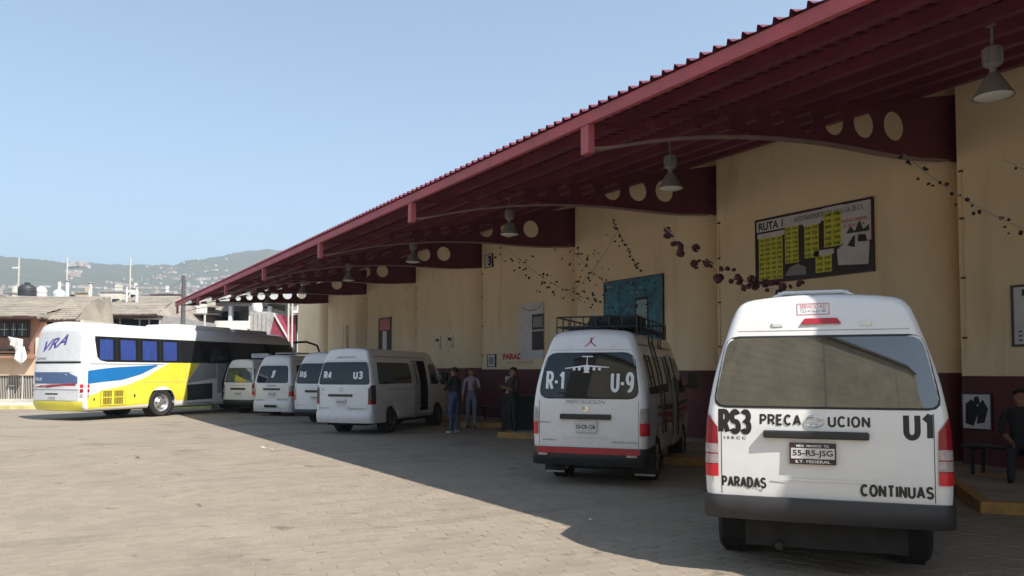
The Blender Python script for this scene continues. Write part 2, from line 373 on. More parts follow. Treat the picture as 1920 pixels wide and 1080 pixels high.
# the yard: sand bed below the near pavers, a finer sheet beyond them
ym = MB(); ym.add([(-60, -40, -0.0045), (30, -40, -0.0045), (30, 62, -0.0045), (-60, 62, -0.0045)], [(0, 1, 2, 3)], m_joint)
yard = tag(ym.build('pavement'), kind='structure')
m_far = mat('distant pavers', (0.272, 0.228, 0.175), 0.9, var=0.22, vscale=0.9, tint=(0.248, 0.209, 0.16), bump=0.3, bscale=25, spots=[(0.55, 0.58, 0.72, (0.62, 0.62, 0.64), (1, 1, 1)), (2.2, 0.64, 0.72, (0.55, 0.54, 0.54), (1, 1, 1)), (0.9, 0.56, 0.70, (0.80, 0.80, 0.80), (0.18, 1.6, 1))])
HX = 0.11; RC = HX * 2 / math.sqrt(3)         # hexagon: half across flats, corner radius
PAV_D0, PAV_D1 = 4.3, 17.0
def hexv(cx, cy, z, r, a0=0.0): return [(cx + r * math.cos(a0 + R_(60 * k)), cy + r * math.sin(a0 + R_(60 * k)), z) for k in range(6)]
HA = R_(18)
proto = MB()
def hex_piece(mb, cx, cy, z, tx=0.0, ty=0.0):
    top = hexv(0, 0, 0, RC - 0.009, HA); mid = hexv(0, 0, -0.0025, RC - 0.004, HA); low = hexv(0, 0, -0.02, RC - 0.003, HA)
    vs = [(cx + x, cy + y, z + q + tx * x + ty * y) for x, y, q in top + mid + low]
    fs = [tuple(range(6))] + [(k, 6 + k, 6 + (k + 1) % 6, (k + 1) % 6) for k in range(6)] + [(6 + k, 12 + k, 12 + (k + 1) % 6, 6 + (k + 1) % 6) for k in range(6)]
    mb.add(vs, fs, m_paver)
ca, sa = math.cos(HA + R_(30)), math.sin(HA + R_(30))
cb, sb = math.cos(HA + R_(90)), math.sin(HA + R_(90))
spots = []
for i in range(-130, 130):
    for j in range(-130, 130):
        x = 2 * HX * (i * ca + j * cb); y = 2 * HX * (i * sa + j * sb)
        dep = x * FW.x + y * FW.y; lat = x * RT.x + y * RT.y
        if PAV_D0 < dep < PAV_D1 and abs(lat) < 0.70 * dep + 0.3 and x < 12.0: spots.append((dep + 0.02 * abs(lat), x, y, lat / dep))
spots.sort()
vis = [s for s in spots if s[0] > 5.9 and s[3] < 0.36][:300]
visset = set((s[1], s[2]) for s in vis)
hex_piece(proto, 0, 0, 0); pobj = None
rest = MB()
for d_, x, y, _ in spots:
    z = rnd.uniform(-0.002, 0.0015); tx = rnd.uniform(-0.012, 0.012); ty = rnd.uniform(-0.012, 0.012)
    if (x, y) in visset:
        if pobj is None: o = pobj = proto.build('paver', yard)
        else: o = pobj.copy(); COL.objects.link(o); o.parent = yard
        o.location = (x, y, z); o.rotation_euler = (ty, -tx, 0)
    else:
        hex_piece(rest, x, y, z, tx, ty); t = rnd.random(); rest.tone += [t] * 18
ro = tag(rest.build('paver_field', yard), kind='stuff')
fm = MB()
def fq(a, b, c, d): fm.add([(*p, -0.0025) for p in (a, b, c, d)], [(0, 1, 2, 3)], m_far)
P = lambda dep, lat: tuple((FW * dep + RT * lat)[:2])
fq(P(16.9, -60), P(16.9, 40), P(62, 60), P(62, -70))
fq(P(-20, -40), P(4.35, -40), P(4.35, 40), P(-20, 40))
fm.add([(*P(4.35, -3.4), -0.0025), (*P(16.9, -12.2), -0.0025), (*P(16.9, -60), -0.0025), (*P(4.35, -40), -0.0025)], [(0, 1, 2, 3)], m_far)
fo = tag(fm.build('yard_surface'), kind='structure')

# ------------------------------------------------------------------ TERMINAL BUILDING
EX, EZ, SL = 6.0, 4.98, 0.215
def zs(x): return EZ + (x - EX) * SL       # underside of the roof sheet
B = empty('bus_terminal', (D, 15, 0), label='long cream bus terminal with a maroon overhanging roof on arched beams', cat='building')
def loc(o):
    o.matrix_parent_inverse = Matrix.Translation(Vector((-D, -15, 0))); return o
YN, YF = -30.0, 40.2
# roof sheet with ribs
rm = MB(); pr = [(0.0, 0.0), (0.11, 0.012), (0.165, 0.062), (0.178, 0.062), (0.19, 0.0)]
n = int((YF - YN) / 0.19); vs = []; 
for i in range(n):
    for dy, dz in pr[:-1]: vs.append((YN + i * 0.19 + dy, dz))
vs.append((YN + n * 0.19, 0)); X1 = 17.5; K = len(vs)
rm.add([(EX - 0.06, y, zs(EX - 0.06) + z) for y, z in vs] + [(X1, y, zs(X1) + z) for y, z in vs], [(i, i + 1, K + i + 1, K + i) for i in range(K - 1)], m_deck)
loc(rm.build('roof', B))
pm = MB(); pm.box(EX - 0.02, EX + 0.05, YN, YF, EZ - 0.165, EZ - 0.012, m_fascia)
pm.box(EX - 0.035, EX - 0.02, YN, YF, EZ - 0.172, EZ - 0.160, m_fascia)
loc(pm.build('fascia', B, bevel=0.006))
k = 0; x = 6.75
while x < 13.1:
    q = MB(); z1 = zs(x) - 0.004; q.box(x - 0.035, x + 0.035, YN, YF, z1 - 0.15, z1, m_maroon); q.box(x + 0.035, x + 0.08, YN, YF, z1 - 0.15, z1 - 0.135, m_maroon)
    loc(q.build('purlin', B)); x += 0.93
# arched beams
def curve_mesh(outer, holes, thick):
    cu = bpy.data.curves.new('c', 'CURVE'); cu.dimensions = '2D'; cu.fill_mode = 'BOTH'; cu.extrude = thick / 2
    for pts in [outer] + holes:
        sp = cu.splines.new('POLY'); sp.points.add(len(pts) - 1); sp.use_cyclic_u = True
        for p, q in zip(sp.points, pts): p.co = (q[0], q[1], 0, 1)
    o = bpy.data.objects.new('c', cu); COL.objects.link(o)
    dg = bpy.context.evaluated_depsgraph_get(); me = bpy.data.meshes.new_from_object(o.evaluated_get(dg))
    bpy.data.objects.remove(o); bpy.data.curves.remove(cu); return me
BL = math.hypot(7.1, 0.6)
bot = [(0, 4.48), (0.13, 4.76), (0.27, 4.95), (0.42, 5.09), (0.6, 5.17), (0.81, 5.16), (0.93, 5.2), (1.0, 5.27)]
def zb(q):
    for a, b in zip(bot, bot[1:]):
        if q <= b[0]: t = (q - a[0]) / (b[0] - a[0]); return a[1] + (b[1] - a[1]) * t
    return bot[-1][1]
def zbs(q): return sum(zb(min(1, max(0, q + d))) for d in (-0.06, -0.03, 0, 0.03, 0.06)) / 5
def zt(q): return zs(6.06 + 7.1 * q) - 0.155
outer = [(q * BL, zbs(q)) for q in [i / 40 for i in range(41)]] + [(BL + 0.9, zbs(1.0))] + [(BL + 0.9, zt(1.0 + 0.9 / 7.1)), (0, zt(0))]
holes = []
for q in (.82, .72, .625, .54, .46, .385, .315, .25, .19, .135):
    c = (zbs(q) + zt(q)) / 2 + 0.06 - 0.15 * max(0, q - 0.6); r = min(0.235, 0.40 * (zt(q) - zbs(q))) * (0.62 + 0.38 * q / 0.785)
    holes.append([(q * BL + r * math.cos(R_(15 * k)), c + r * math.sin(R_(15 * k))) for k in range(24)])
web_me = curve_mesh(outer, holes, 0.014); web_me.materials.clear(); web_me.materials.append(m_maroon)
flm = MB(); qs = [i / 40 for i in range(41)]
for q0, q1 in zip(qs, qs[1:]):
    a = (q0 * BL, zbs(q0)); b = (q1 * BL, zbs(q1))
    flm.box(0, 1, -0.085, 0.085, -0.016, 0.0, m_flange, Matrix(((b[0] - a[0], 0, 0, a[0]), (0, 1, 0, 0), (b[1] - a[1], 0, 1, a[1]), (0, 0, 0, 1))))
beams = []
epm = MB(); epm.box(-0.075, 0.02, -0.09, 0.09, 4.45, 4.812, m_fascia)
first = None
for i in range(-6, 7):
    by = 7.75 + PITCHY * i
    a = Vector((6.06, by, 0)); b = Vector((6.06 + 7.1, by - 0.72, 0)); ang = math.atan2(b.y - a.y, b.x - a.x)
    w = bpy.data.objects.new('roof_beam', web_me); COL.objects.link(w); w.parent = B
    w.matrix_parent_inverse = Matrix.Translation(Vector((-D, -15, 0)))
    w.matrix_basis = Matrix.Translation(a) @ Matrix.Rotation(ang, 4, 'Z') @ Matrix.Rotation(R_(90), 4, 'X')
    inv = Matrix.Rotation(R_(-90), 4, 'X')
    if first is None:
        f1 = flm.build('flange', w, bevel=0); e1 = epm.build('end_plate', w); first = (f1, e1)
    else:
        f1 = first[0].copy(); COL.objects.link(f1); e1 = first[1].copy(); COL.objects.link(e1); f1.parent = w; e1.parent = w
    f1.matrix_basis = inv; e1.matrix_basis = inv
    e1.name = 'end_plate'; 
# walls: flat stretch, rounded near end, then a recess before the next
def wall_path(yk, off=0.0):
    x0 = D - off; r = 0.80 + off; y1 = yk + PITCHY
    pts = [(D + 1.3, y1), (x0, y1 - 0.0), (x0, yk + 1.6), (x0 - 0.002, yk + 1.5)]
    yc = yk + 0.93
    for k in range(13): 
        t = R_(145 + 125 * k / 12); pts.append((D + 0.66 + r * math.cos(t), yc + 0.02 + r * math.sin(t)))
    pts.append((D + 1.3, pts[-1][1])); return pts
for i in range(-7, 7):
    yk = Y0 + PITCHY * i - (0.03 if i == 6 else 0); zd = 1.58 + 0.05 * max(0, min(4, i + 1))
    m = MB(); p = wall_path(yk); K = len(p)
    tops = [zs(x) - 0.01 for x, y in p]
    m.add([(x, y, zd - 0.02) for x, y in p] + [(x, y, t) for (x, y), t in zip(p, tops)], [(j, j + 1, K + j + 1, K + j) for j in range(K - 1)], m_cream)
    if i == 6: pass
    w = loc(m.build('wall', B, smooth=True, angle=50))
    m = MB(); p = wall_path(yk, 0.012)
    m.add([(x, y, 0.1) for x, y in p] + [(x, y, zd) for (x, y) in p] + [(x + (0.012 if j in (0, 1, 2, 3) else 0.006), y, zd) for j, (x, y) in enumerate(p)], [(j, j + 1, K + j + 1, K + j) for j in range(K - 1)], m_dado)
    c = m.build('painted_dado', w, smooth=True, angle=50)
bm_ = MB(); bm_.box(D + 1.3, D + 1.45, YN, YF - 1.2, 0, 6.6, m_cream)
bm_.box(EX + 1.5, D + 1.3, YN - 0.15, YN, 0, 6.0, m_cream)
loc(bm_.build('back_wall', B))
# walkway and bay islands
VA = R_(90 - 52.2)   # heading of parked vans
vd = Vector((math.cos(VA), math.sin(VA), 0)); vn = Vector((vd.y, -vd.x, 0))
wk = MB(); wk.box(D - 1.05, D + 1.3, YN, YF - 1.0, -0.01, 0.13, m_conc)
wk.box(D - 1.2, D - 1.05, YN, YF - 1.0, -0.01, 0.134, m_kerby)
tag(wk.build('walkway', bevel=0.01), kind='structure')
isl_labels = ['near kerb island with worn yellow front right of the big van', None, 'yellow fronted kerb island beside the van with the roof rack', 'yellow kerb island behind the man in dark clothes']
def island(a, ln, w, label):
    e = empty('kerb_island', a, VA, label=label, cat='kerb', group='kerb islands between the bays')
    m = MB(); m.box(0.14, ln, -w + 0.14, -0.14, -0.01, 0.125, m_conc); m.build('paving', e)
    m = MB(); m.box(0, 0.14, -w, 0, -0.01, 0.14, m_kerby); m.build('front_kerb', e, bevel=0.015)
    for yy in (-0.14, -w):
        m = MB(); m.box(0.14, ln, yy, yy + 0.14, -0.01, 0.14, m_kerby); m.build('side_kerb', e, bevel=0.015)
    return e
island((9.43, 4.73, 0), 3.2, 1.5, 'nearest kerb island, at the right edge beyond the big van')
island((9.6, 10.2, 0), 3.0, 1.3, 'kerb island hidden in shade between the big van and the roof rack van')
island((9.95, 16.5, 0), 2.6, 1.3, 'yellow kerb island just left of the roof rack van')
island((10.9, 20.5, 0), 1.6, 1.6, 'farther yellow kerb island beside the standing men')
def scrap(label, px, py, r_, m, seed):
    dep = EYE * F_PX / (py - 697); p = gp(px, dep, 0.004); q = random.Random(seed); g = MB(); n_ = 7
    vs = [(r_ * q.uniform(.6, 1.2) * math.cos(6.28 * k / n_), r_ * q.uniform(.5, 1.1) * math.sin(6.28 * k / n_), q.uniform(0, .02)) for k in range(n_)] + [(0, 0, .03)]
    g.add(vs, [(k, (k + 1) % n_, n_) for k in range(n_)], m); o = g.build('paper_scrap'); o.location = p; tag(o, label, 'litter')
scrap('crumpled pale paper scrap on the shaded ground before the roof rack van', 1106, 974, 0.035, m_cloth, 1)
scrap('pale scrap lying in the sun near the roof shadow edge', 494, 839, 0.07, m_pale, 2)
scrap('small pale scrap beside the other one near the shadow edge', 512, 843, 0.04, m_pale, 4)
scrap('dark dry scrap on the sunlit paving at the left', 262, 858, 0.06, m_brownw, 3)
for k in range(-3, 6):      # conduits up the wall corners
    g = MB(); yy = Y0 + PITCHY * k + 0.0; g.tube([(D - 0.02, yy - 0.07, 1.9), (D - 0.02, yy - 0.07, 5.1)], 0.012, m_cream, 6)
    for z_ in (2.2, 3.2, 4.2, 5.0): g.box(D - 0.04, D - 0.0, yy - 0.10, yy - 0.04, z_, z_ + 0.03, m_brownw)
    loc(g.build('conduit', B))
# ------------------------------------------------------------------ ceiling lamps
def lamp_unit(i):
    y = 4.5 + PITCHY * i
    lab = ['nearest bell shaped lamp hanging at the top right corner', 'second bell lamp from the right, below the arched beam', 'third bell lamp from the right under the roof',
           'fourth bell lamp from the right under the roof', 'fifth bell lamp from the right under the roof', 'sixth bell lamp from the right under the roof', 'farthest bell lamp hanging before the open end of the roof'][i]
    e = empty('ceiling_lamp', (9.5, y, 4.88), label=lab, cat='lamp', group='bell lamps hanging under the roof'); e.scale = (0.88,) * 3
    top = (zs(9.5) - 4.88) / 0.88
    m = MB(); m.tube([(0, 0, 0.62), (0, 0, top)], 0.018, m_lampg, 8); m.box(-0.06, 0.06, -0.06, 0.06, top - 0.03, top - 0.005, m_lampg); m.build('hanging_rod', e, smooth=True)
    m = MB(); m.lathe([(0, 0.66), (0.09, 0.66), (0.11, 0.64), (0.11, 0.42), (0.09, 0.40), (0.045, 0.38), (0.045, 0.30)], m_lampg, 20)
    for k in range(8):
        M = Matrix.Rotation(R_(45 * k), 4, 'Z'); m.box(0.10, 0.13, -0.006, 0.006, 0.43, 0.63, m_lampg, M)
    m.build('ballast', e, smooth=True)
    m = MB(); m.lathe([(0.05, 0.31), (0.09, 0.27), (0.15, 0.17), (0.215, 0.05), (0.245, 0.0), (0.25, -0.015), (0.235, -0.01), (0.20, 0.05), (0.08, 0.25)], m_lampg, 28); m.build('reflector', e, smooth=True)
    m = MB(); m.lathe([(0.232, -0.008), (0.18, -0.03), (0.10, -0.042), (0, -0.046)], m_lampw, 28); m.build('lens', e, smooth=True)
for i in range(7): lamp_unit(i)

# ------------------------------------------------------------------ VEHICLE BODY
def smooth_poly(pts, n):
    out = []
    P_ = [pts[0]] + list(pts) + [pts[-1]]
    for i in range(1, len(P_) - 2):
        p0, p1, p2, p3 = [Vector(q) for q in P_[i - 1:i + 3]]
        for k in range(n):
            t = k / n
            out.append(tuple(0.5 * ((2 * p1) + (-p0 + p2) * t + (2 * p0 - 5 * p1 + 4 * p2 - p3) * t * t + (-p0 + 3 * p1 - 3 * p2 + p3) * t ** 3)))
    out.append(tuple(pts[-1])); return out
class Body:
    def __init__(s, half, L, Rr, lean, arches, front, ra=0.37, wz=0.33, zb=0.36, crown=0.035, cz=1.3, opening=None):
        z_0 = half[0][1]; half = [(y, z if z >= 0.95 else zb + (z - z_0) * (0.95 - zb) / (0.95 - z_0)) for y, z in half]
        s.half = smooth_poly(half, 3); s.L = L; s.R = Rr; s.lean = lean; s.arches = arches; s.front = front
        s.ra = ra; s.wz = wz; s.zb = zb; s.crown = crown; s.cz = cz; s.ztop = s.half[-1][1]; s.opening = opening
        s.wmax = max(p[0] for p in s.half)
        s.ang = sorted((math.atan2(z - cz, y), math.hypot(y, z - cz)) for y, z in s.half)
    def hw(s, z):
        h = s.half
        for a, b in zip(h, h[1:]):
            if a[1] <= z <= b[1] and b[1] > a[1]: return a[0] + (b[0] - a[0]) * (z - a[1]) / (b[1] - a[1])
        return h[0][0] if z < h[0][1] else 0
    def T(s, y, z):
        r = math.hypot(y, z - s.cz)
        if r < 1e-6: return 0
        a = math.atan2(z - s.cz, abs(y)); g = s.ang
        if a <= g[0][0]: R0 = g[0][1]
        elif a >= g[-1][0]: R0 = g[-1][1]
        else:
            R0 = g[-1][1]
            for p, q in zip(g, g[1:]):
                if p[0] <= a <= q[0]: R0 = p[1] + (q[1] - p[1]) * (a - p[0]) / max(1e-9, q[0] - p[0]); break
        return min(1, r / R0)
    def rx(s, y, z, off=0.0):    # rear surface
        d = (1 - s.T(y, z)) * 0.9; e = s.R - math.sqrt(max(0, s.R ** 2 - (s.R - d) ** 2)) if d < s.R else 0
        return Vector((s.lean(z) + e + s.crown * (y / s.wmax) ** 2 - off, y, z))
    def plan(s, x):
        a, hood, taper, wl = s.front
        t = max(0, (x - (s.L - a)) / a); w = 1 - taper * t ** 2.4
        w0 = max(0, (x - (s.L - wl - 0.2)) / (wl + 0.2)); zt_ = s.ztop - (s.ztop - hood) * min(1, w0 ** 1.35) if w0 > 0 else s.ztop
        return w, zt_
    def sp(s, x, z, side, off=0.0):     # side surface point
        w, zt_ = s.plan(x)
        zz = z
        if zt_ < s.ztop and z > 1.0: zz = 1.0 + (z - 1.0) * (s.ztop - 1.0) / (zt_ - 1.0)
        zz = min(zz, s.ztop - 0.02)
        return Vector((x, side * (s.hw(zz) * w + off), z))
    def rearx0(s, z, y): return s.lean(z) + s.R + s.crown * (y / s.wmax) ** 2
    def make(s, mat_, parent, name='body'):
        mb = MB(); ring = [(y, z) for y, z in s.half] + [(-y, z) for y, z in reversed(s.half[:-1])]
        xs = {0.0, s.L}
        x = 0.15
        while x < s.L: xs.add(round(x, 3)); x += 0.25 if x < s.L - 1.8 else 0.1
        for a in s.arches:
            for k in range(-8, 9): xs.add(round(a + s.ra * math.sin(R_(k * 90 / 8)), 3))
        if s.opening: xs.add(s.opening[0]); xs.add(s.opening[1])
        xs = sorted(xs); xs = [x for i, x in enumerate(xs) if i == 0 or x - xs[i - 1] > 0.008]
        K = len(ring); V = []
        for i, x in enumerate(xs):
            w, zt_ = s.plan(x); zlow = s.zb
            for a in s.arches:
                if abs(x - a) < s.ra: zlow = max(zlow, s.wz + math.sqrt(s.ra ** 2 - (x - a) ** 2))
            if x >= s.L - 0.01: zlow = s.zb
            for y, z in ring:
                zz = z
                if z < 0.95: zz = zlow + (z - s.half[0][1]) * (0.95 - zlow) / (0.95 - s.half[0][1])
                if z > 1.0: zz = 1.0 + (z - 1.0) * (zt_ - 1.0) / (s.ztop - 1.0)
                f = max(0, 1 - x / 0.9); x0 = s.rearx0(z, y)
                V.append((x + x0 * f if x > 0 else x0, y * w, zz))
        F_ = []
        for i in range(len(xs) - 1):
            for j in range(K - 1):
                if s.opening:
                    xm = (xs[i] + xs[i + 1]) / 2; zm = (ring[j][1] + ring[j + 1][1]) / 2
                    if s.opening[0] < xm < s.opening[1] and s.opening[2] < zm < s.opening[3] and ring[j][0] < 0: continue
                F_.append((i * K + j, i * K + j + 1, (i + 1) * K + j + 1, (i + 1) * K + j))
        # rear cap
        ts = [1, .99, .98, .965, .95, .93, .91, .88, .8, .65, .45, .2]
        base = 0; prev = list(range(K))
        for t in ts[1:]:
            cur = []
            for y, z in ring:
                yy = y * t; zz = s.cz + (z - s.cz) * t; d = (1 - t) * 0.9
                e = s.R - math.sqrt(max(0, s.R ** 2 - (s.R - d) ** 2)) if d < s.R else 0
                cur.append(len(V)); V.append((s.lean(zz) + e + s.crown * (yy / s.wmax) ** 2, yy, zz))
            F_ += [(prev[j], cur[j], cur[j + 1], prev[j + 1]) for j in range(K - 1)]
            F_.append((prev[K - 1], cur[K - 1], cur[0], prev[0])); prev = cur
        V.append((s.lean(s.cz), 0, s.cz)); c = len(V) - 1
        F_ += [(prev[j], c, prev[(j + 1) % K]) for j in range(K)]
        # front cap
        o = (len(xs) - 1) * K; V.append((s.L + 0.06, 0, 0.75)); c = len(V) - 1
        F_ += [(o + j, o + j + 1, c) for j in range(K - 1)]
        mb.add(V, F_, mat_); return mb.build(name, parent, smooth=True, angle=42)

def wheel(parent, x, y, r, w, m_r, alloy=False, name='wheel', dual=False):
    e = MB(); sg = 1 if y > 0 else -1
    M = Matrix.Translation((x, y, r)) @ Matrix.Rotation(R_(-90 * sg), 4, 'X')   # local z points outward
    e.lathe([(r * 0.62, -w / 2), (r * 0.93, -w / 2), (r, -w * 0.36), (r, w * 0.36), (r * 0.93, w / 2), (r * 0.66, w / 2 - 0.005), (r * 0.62, w / 2 - 0.02)], m_tyre, 36, M)
    for k in range(30):
        Mk = M @ Matrix.Rotation(R_(12 * k), 4, 'Z'); e.box(r * 0.985, r * 1.004, -0.012, 0.012, -w * 0.34, w * 0.34, m_tyre, Mk)
    o = e.build(name, parent, smooth=True)
    q = MB(); q.lathe([(r * 0.64, w / 2 - 0.012), (r * 0.61, w / 2 - 0.03), (r * 0.55, w / 2 - 0.07), (r * 0.5, w / 2 - 0.075 if not dual else w / 2 - 0.12), (r * 0.26, w / 2 - 0.04), (r * 0.22, w / 2 - 0.02), (r * 0.1, w / 2 - 0.012), (0, w / 2 - 0.01)], m_rimd if alloy else m_r, 28, M)
    if alloy:
        for k in range(5):
            Mk = M @ Matrix.Rotation(R_(72 * k), 4, 'Z'); q.box(0.02, r * 0.62, -0.032, 0.032, w / 2 - 0.035, w / 2 - 0.008, m_r, Mk)
    else:
        for k in range(6):
            Mk = M @ Matrix.Rotation(R_(60 * k), 4, 'Z') @ Matrix.Translation((r * 0.38, 0, w / 2 - 0.03)); q.lathe([(0.0, 0.012), (0.022, 0.01), (0.024, -0.03)], m_dark, 8, Mk)
    q.build('rim', o, smooth=True)
    return o

VAN_HALF = [(0.80, 0.36), (0.905, 0.42), (0.935, 0.62), (0.94, 0.95), (0.925, 1.25), (0.875, 1.55), (0.81, 1.80), (0.755, 1.97), (0.715, 2.09), (0.665, 2.19), (0.58, 2.243), (0.4, 2.268), (0.2, 2.281), (0.0, 2.285)]
def lean_h(z): t = max(0, z - 1.25); return 0.09 * t + 0.11 * t * t
def lean_u(z): t = max(0, z - 1.20); return 0.10 * t + 0.17 * t * t + 0.10 * max(0, t - .75) ** 2
def van(loc_, spec):
    wsc = spec.get('w', 1.0); L = spec.get('L', 5.2)
    half = [(y * wsc, z) for y, z in VAN_HALF]
    op = spec.get('opening')
    arches = [1.12, L - 1.0]
    b = Body(half, L, 0.07 if spec['kind'] == 'h' else 0.10, lean_h if spec['kind'] == 'h' else lean_u, arches, (0.7, 1.05, 0.10, 1.15), opening=op, zb=min(0.49, spec.get('bb', 0.42) + 0.02) if spec['kind'] == 'h' else 0.36)
    paint = spec.get('paint', m_white)
    e = empty(spec.get('name', 'passenger_van'), loc_, VA + R_(spec.get('rot', 0)), label=spec['label'], cat='van', group='white vans parked nose in along the terminal')
    b.make(paint, e); e.scale.z = spec.get('hs', 1.0)
    # underbody
    m = MB(); m.box(0.15, L - 0.2, -0.62 * wsc, 0.62 * wsc, 0.24, 0.60, m_under); m.box(0.05, L - 0.3, -0.86 * wsc, 0.86 * wsc, 0.60, 0.62, m_under)
    m.tube([(0.0, 0.35 * wsc, 0.27), (0.9, 0.35 * wsc, 0.27)], 0.03, m_under)
    for a in arches: m.tube([(a, -0.7, 0.33), (a, 0.7, 0.33)], 0.05, m_under)
    for a in arches:
        for sg in (-1, 1): m.lathe([(0.37, -0.2), (0.37, 0.0)], m_under, 24, Matrix.Translation((a, sg * 0.85 * wsc, 0.33)) @ Matrix.Rotation(R_(-90 * sg), 4, 'X'))
    m.build('underbody', e)
    for a in arches:
        for sg in (-1, 1): wheel(e, a, sg * (0.80 * wsc), 0.335, 0.20, spec.get('rim', m_rimd), spec.get('alloy', False))
    # rear window
    gw = spec['win']; rr = lambda off: (lambda y, z: b.rx(y, z, off))
    g = MB(); patch(g, rrect(gw[0] + 0.018, gw[1] + 0.018, gw[2] - 0.018, gw[3] + 0.018, gw[4] + 0.015), rr(0.003), m_rubber, 12, 16)
    sealo = g.build('window_seal', e, smooth=True)
    g = MB(); patch(g, rrect(*gw), rr(0.007), spec.get('glass', m_glass), 14, 20); wino = g.build('rear_window', e, smooth=True)
    if spec.get('wiper', True):
        g = MB(); g.tube([b.rx(-0.02, gw[2] + 0.02, 0.03), b.rx(0.30 * wsc, gw[2] + 0.05, 0.025), b.rx(0.5 * wsc, gw[2] + 0.075, 0.02)], 0.007, m_rubber, 6); g.build('wiper', e)
    # tailgate joints
    zl = spec.get('bz', 0.66)
    yg = spec.get('gate', 0.81) * wsc
    for sg in (-1, 1):
        pts = [(sg * (yg), z) for z in [zl + 0.01 + k * (gw[2] - zl - 0.05) / 8 for k in range(9)]]
        g = MB(); g.add([b.rx(y0 + dd, z0, 0.0012) for y0, z0 in pts for dd in (-0.003, 0.003)], [(2 * k, 2 * k + 1, 2 * k + 3, 2 * k + 2) for k in range(8)], m_rubber)
        g.build('tailgate_seam', e)
    g = MB(); patch(g, [(-0.66 * wsc, gw[3] + 0.055), (0.66 * wsc, gw[3] + 0.055), (0.66 * wsc, gw[3] + 0.061), (-0.66 * wsc, gw[3] + 0.061)], rr(0.0012), m_gry, 1, 16)
    g.build('tailgate_seam', e)
    # crease line / panel relief under plate
    g = MB(); patch(g, rrect(0.40 * wsc, 0.40 * wsc, zl + 0.14, zl + 0.155, 0.007), rr(0.006), paint, 2, 10); g.build('panel_crease', e, smooth=True)
    for yy in (-0.34, 0.34):
        g = MB(); p_ = b.rx(yy * wsc, gw[3] + 0.105); g.box(-0.012, 0.02, -0.045, 0.045, -0.02, 0.02, paint, Matrix.Translation(p_)); g.build('hinge_cover', e, bevel=0.008)
    # garnish bar, plate
    gz = spec['bar']; g = MB()
    g.box(-0.045, 0.01, -gz[0], gz[0], gz[1], gz[2], m_blackp, Matrix.Translation((b.rx(0, gz[1]).x, gz[3], 0))); g.build('handle_bar', e, bevel=0.012)
    pz = spec['plate']; px_ = b.rx(0, pz[2]).x - 0.018; g = MB()
    g.box(-0.012, 0.012, -pz[1] / 2, pz[1] / 2, pz[2] - pz[3] / 2, pz[2] + pz[3] / 2, m_frame if spec.get('pf') else m_platew, Matrix.Translation((px_, pz[0], 0)))
    if spec.get('pf'): g.box(-0.015, -0.012, -pz[1] / 2 + 0.012, pz[1] / 2 - 0.012, pz[2] - pz[3] * 0.24, pz[2] + pz[3] * 0.26, m_platew, Matrix.Translation((px_, pz[0], 0)))
    po = g.build('number_plate', e)
    pf = lambda cx, cz: (lambda tx, ty: Vector((px_ - 0.0165, pz[0] + cx - tx, pz[2] + cz + ty)))
    g = MB(); text_on(g, spec.get('pt', '15-BB-423'), pz[1] * 0.86, pz[3] * 0.36, pf(0, 0.0), m_blk, 0.02)
    if spec.get('pf'):
        text_on(g, 'MEX  MEXICO  TC', pz[1] * 0.7, pz[3] * 0.1, pf(0, pz[3] * 0.37), m_wht, 0.02); text_on(g, 'S.T. FEDERAL', pz[1] * 0.75, pz[3] * 0.13, pf(0, -pz[3] * 0.37), m_wht, 0.02)
    g.build('plate_lettering', po)
    # bumper
    bz0, bz1 = spec.get('bb', 0.42), zl; bmat = spec.get('bumper', m_bumper); g = MB()
    def bx(y, z, o=0.0):
        d = 0.957 * wsc - abs(y); u = (z - bz0) / (bz1 - bz0); R2 = 0.13; e_ = R2 - math.sqrt(max(0, R2 ** 2 - (R2 - d) ** 2)) if d < R2 else 0
        return Vector((-0.075 * max(0, math.cos((u - 0.6) * 1.75)) + 0.025 + 0.035 * (y / 0.94) ** 2 + e_ * (1 if abs(d) > 1e-6 else 1) - o, y, z))
    ys = [math.sin(R_(90 * (-1 + 2 * i / 28))) * 0.957 * wsc for i in range(29)]; zz = [bz0 + (bz1 - bz0) * k / 7 for k in range(8)]
    vs = [bx(y, z) for z in zz for y in ys] + [bx(y, bz1) + Vector((0.12, 0, 0.0)) for y in ys] + [bx(y, bz0) + Vector((0.25, 0, 0.0)) for y in ys]
    fs = [(k * 29 + i, k * 29 + i + 1, (k + 1) * 29 + i + 1, (k + 1) * 29 + i) for k in range(8) for i in range(28)] + [(i, i + 1, 9 * 29 + i + 1, 9 * 29 + i) for i in range(28)]
    g.add(vs, fs, bmat)
    for sg in (-1, 1):
        y0 = sg * 0.957 * wsc; xs = [0.26, 0.45, 0.6, 0.74]
        v = [bx(y0, z) for z in zz] + [Vector((x, y0 * 1.0, z)) for x in xs for z in zz]
        g.add(v, [(q * 8 + k, q * 8 + k + 1, (q + 1) * 8 + k + 1, (q + 1) * 8 + k) for q in range(4) for k in range(7)], bmat)
        g.add([bx(y0, bz1), Vector((0.74, y0, bz1)), Vector((0.74, y0 * 0.93, bz1)), Vector((0.2, y0 * 0.9, bz1))], [(0, 1, 2, 3)], bmat)
    g.build('rear_bumper', e, smooth=True, angle=50)
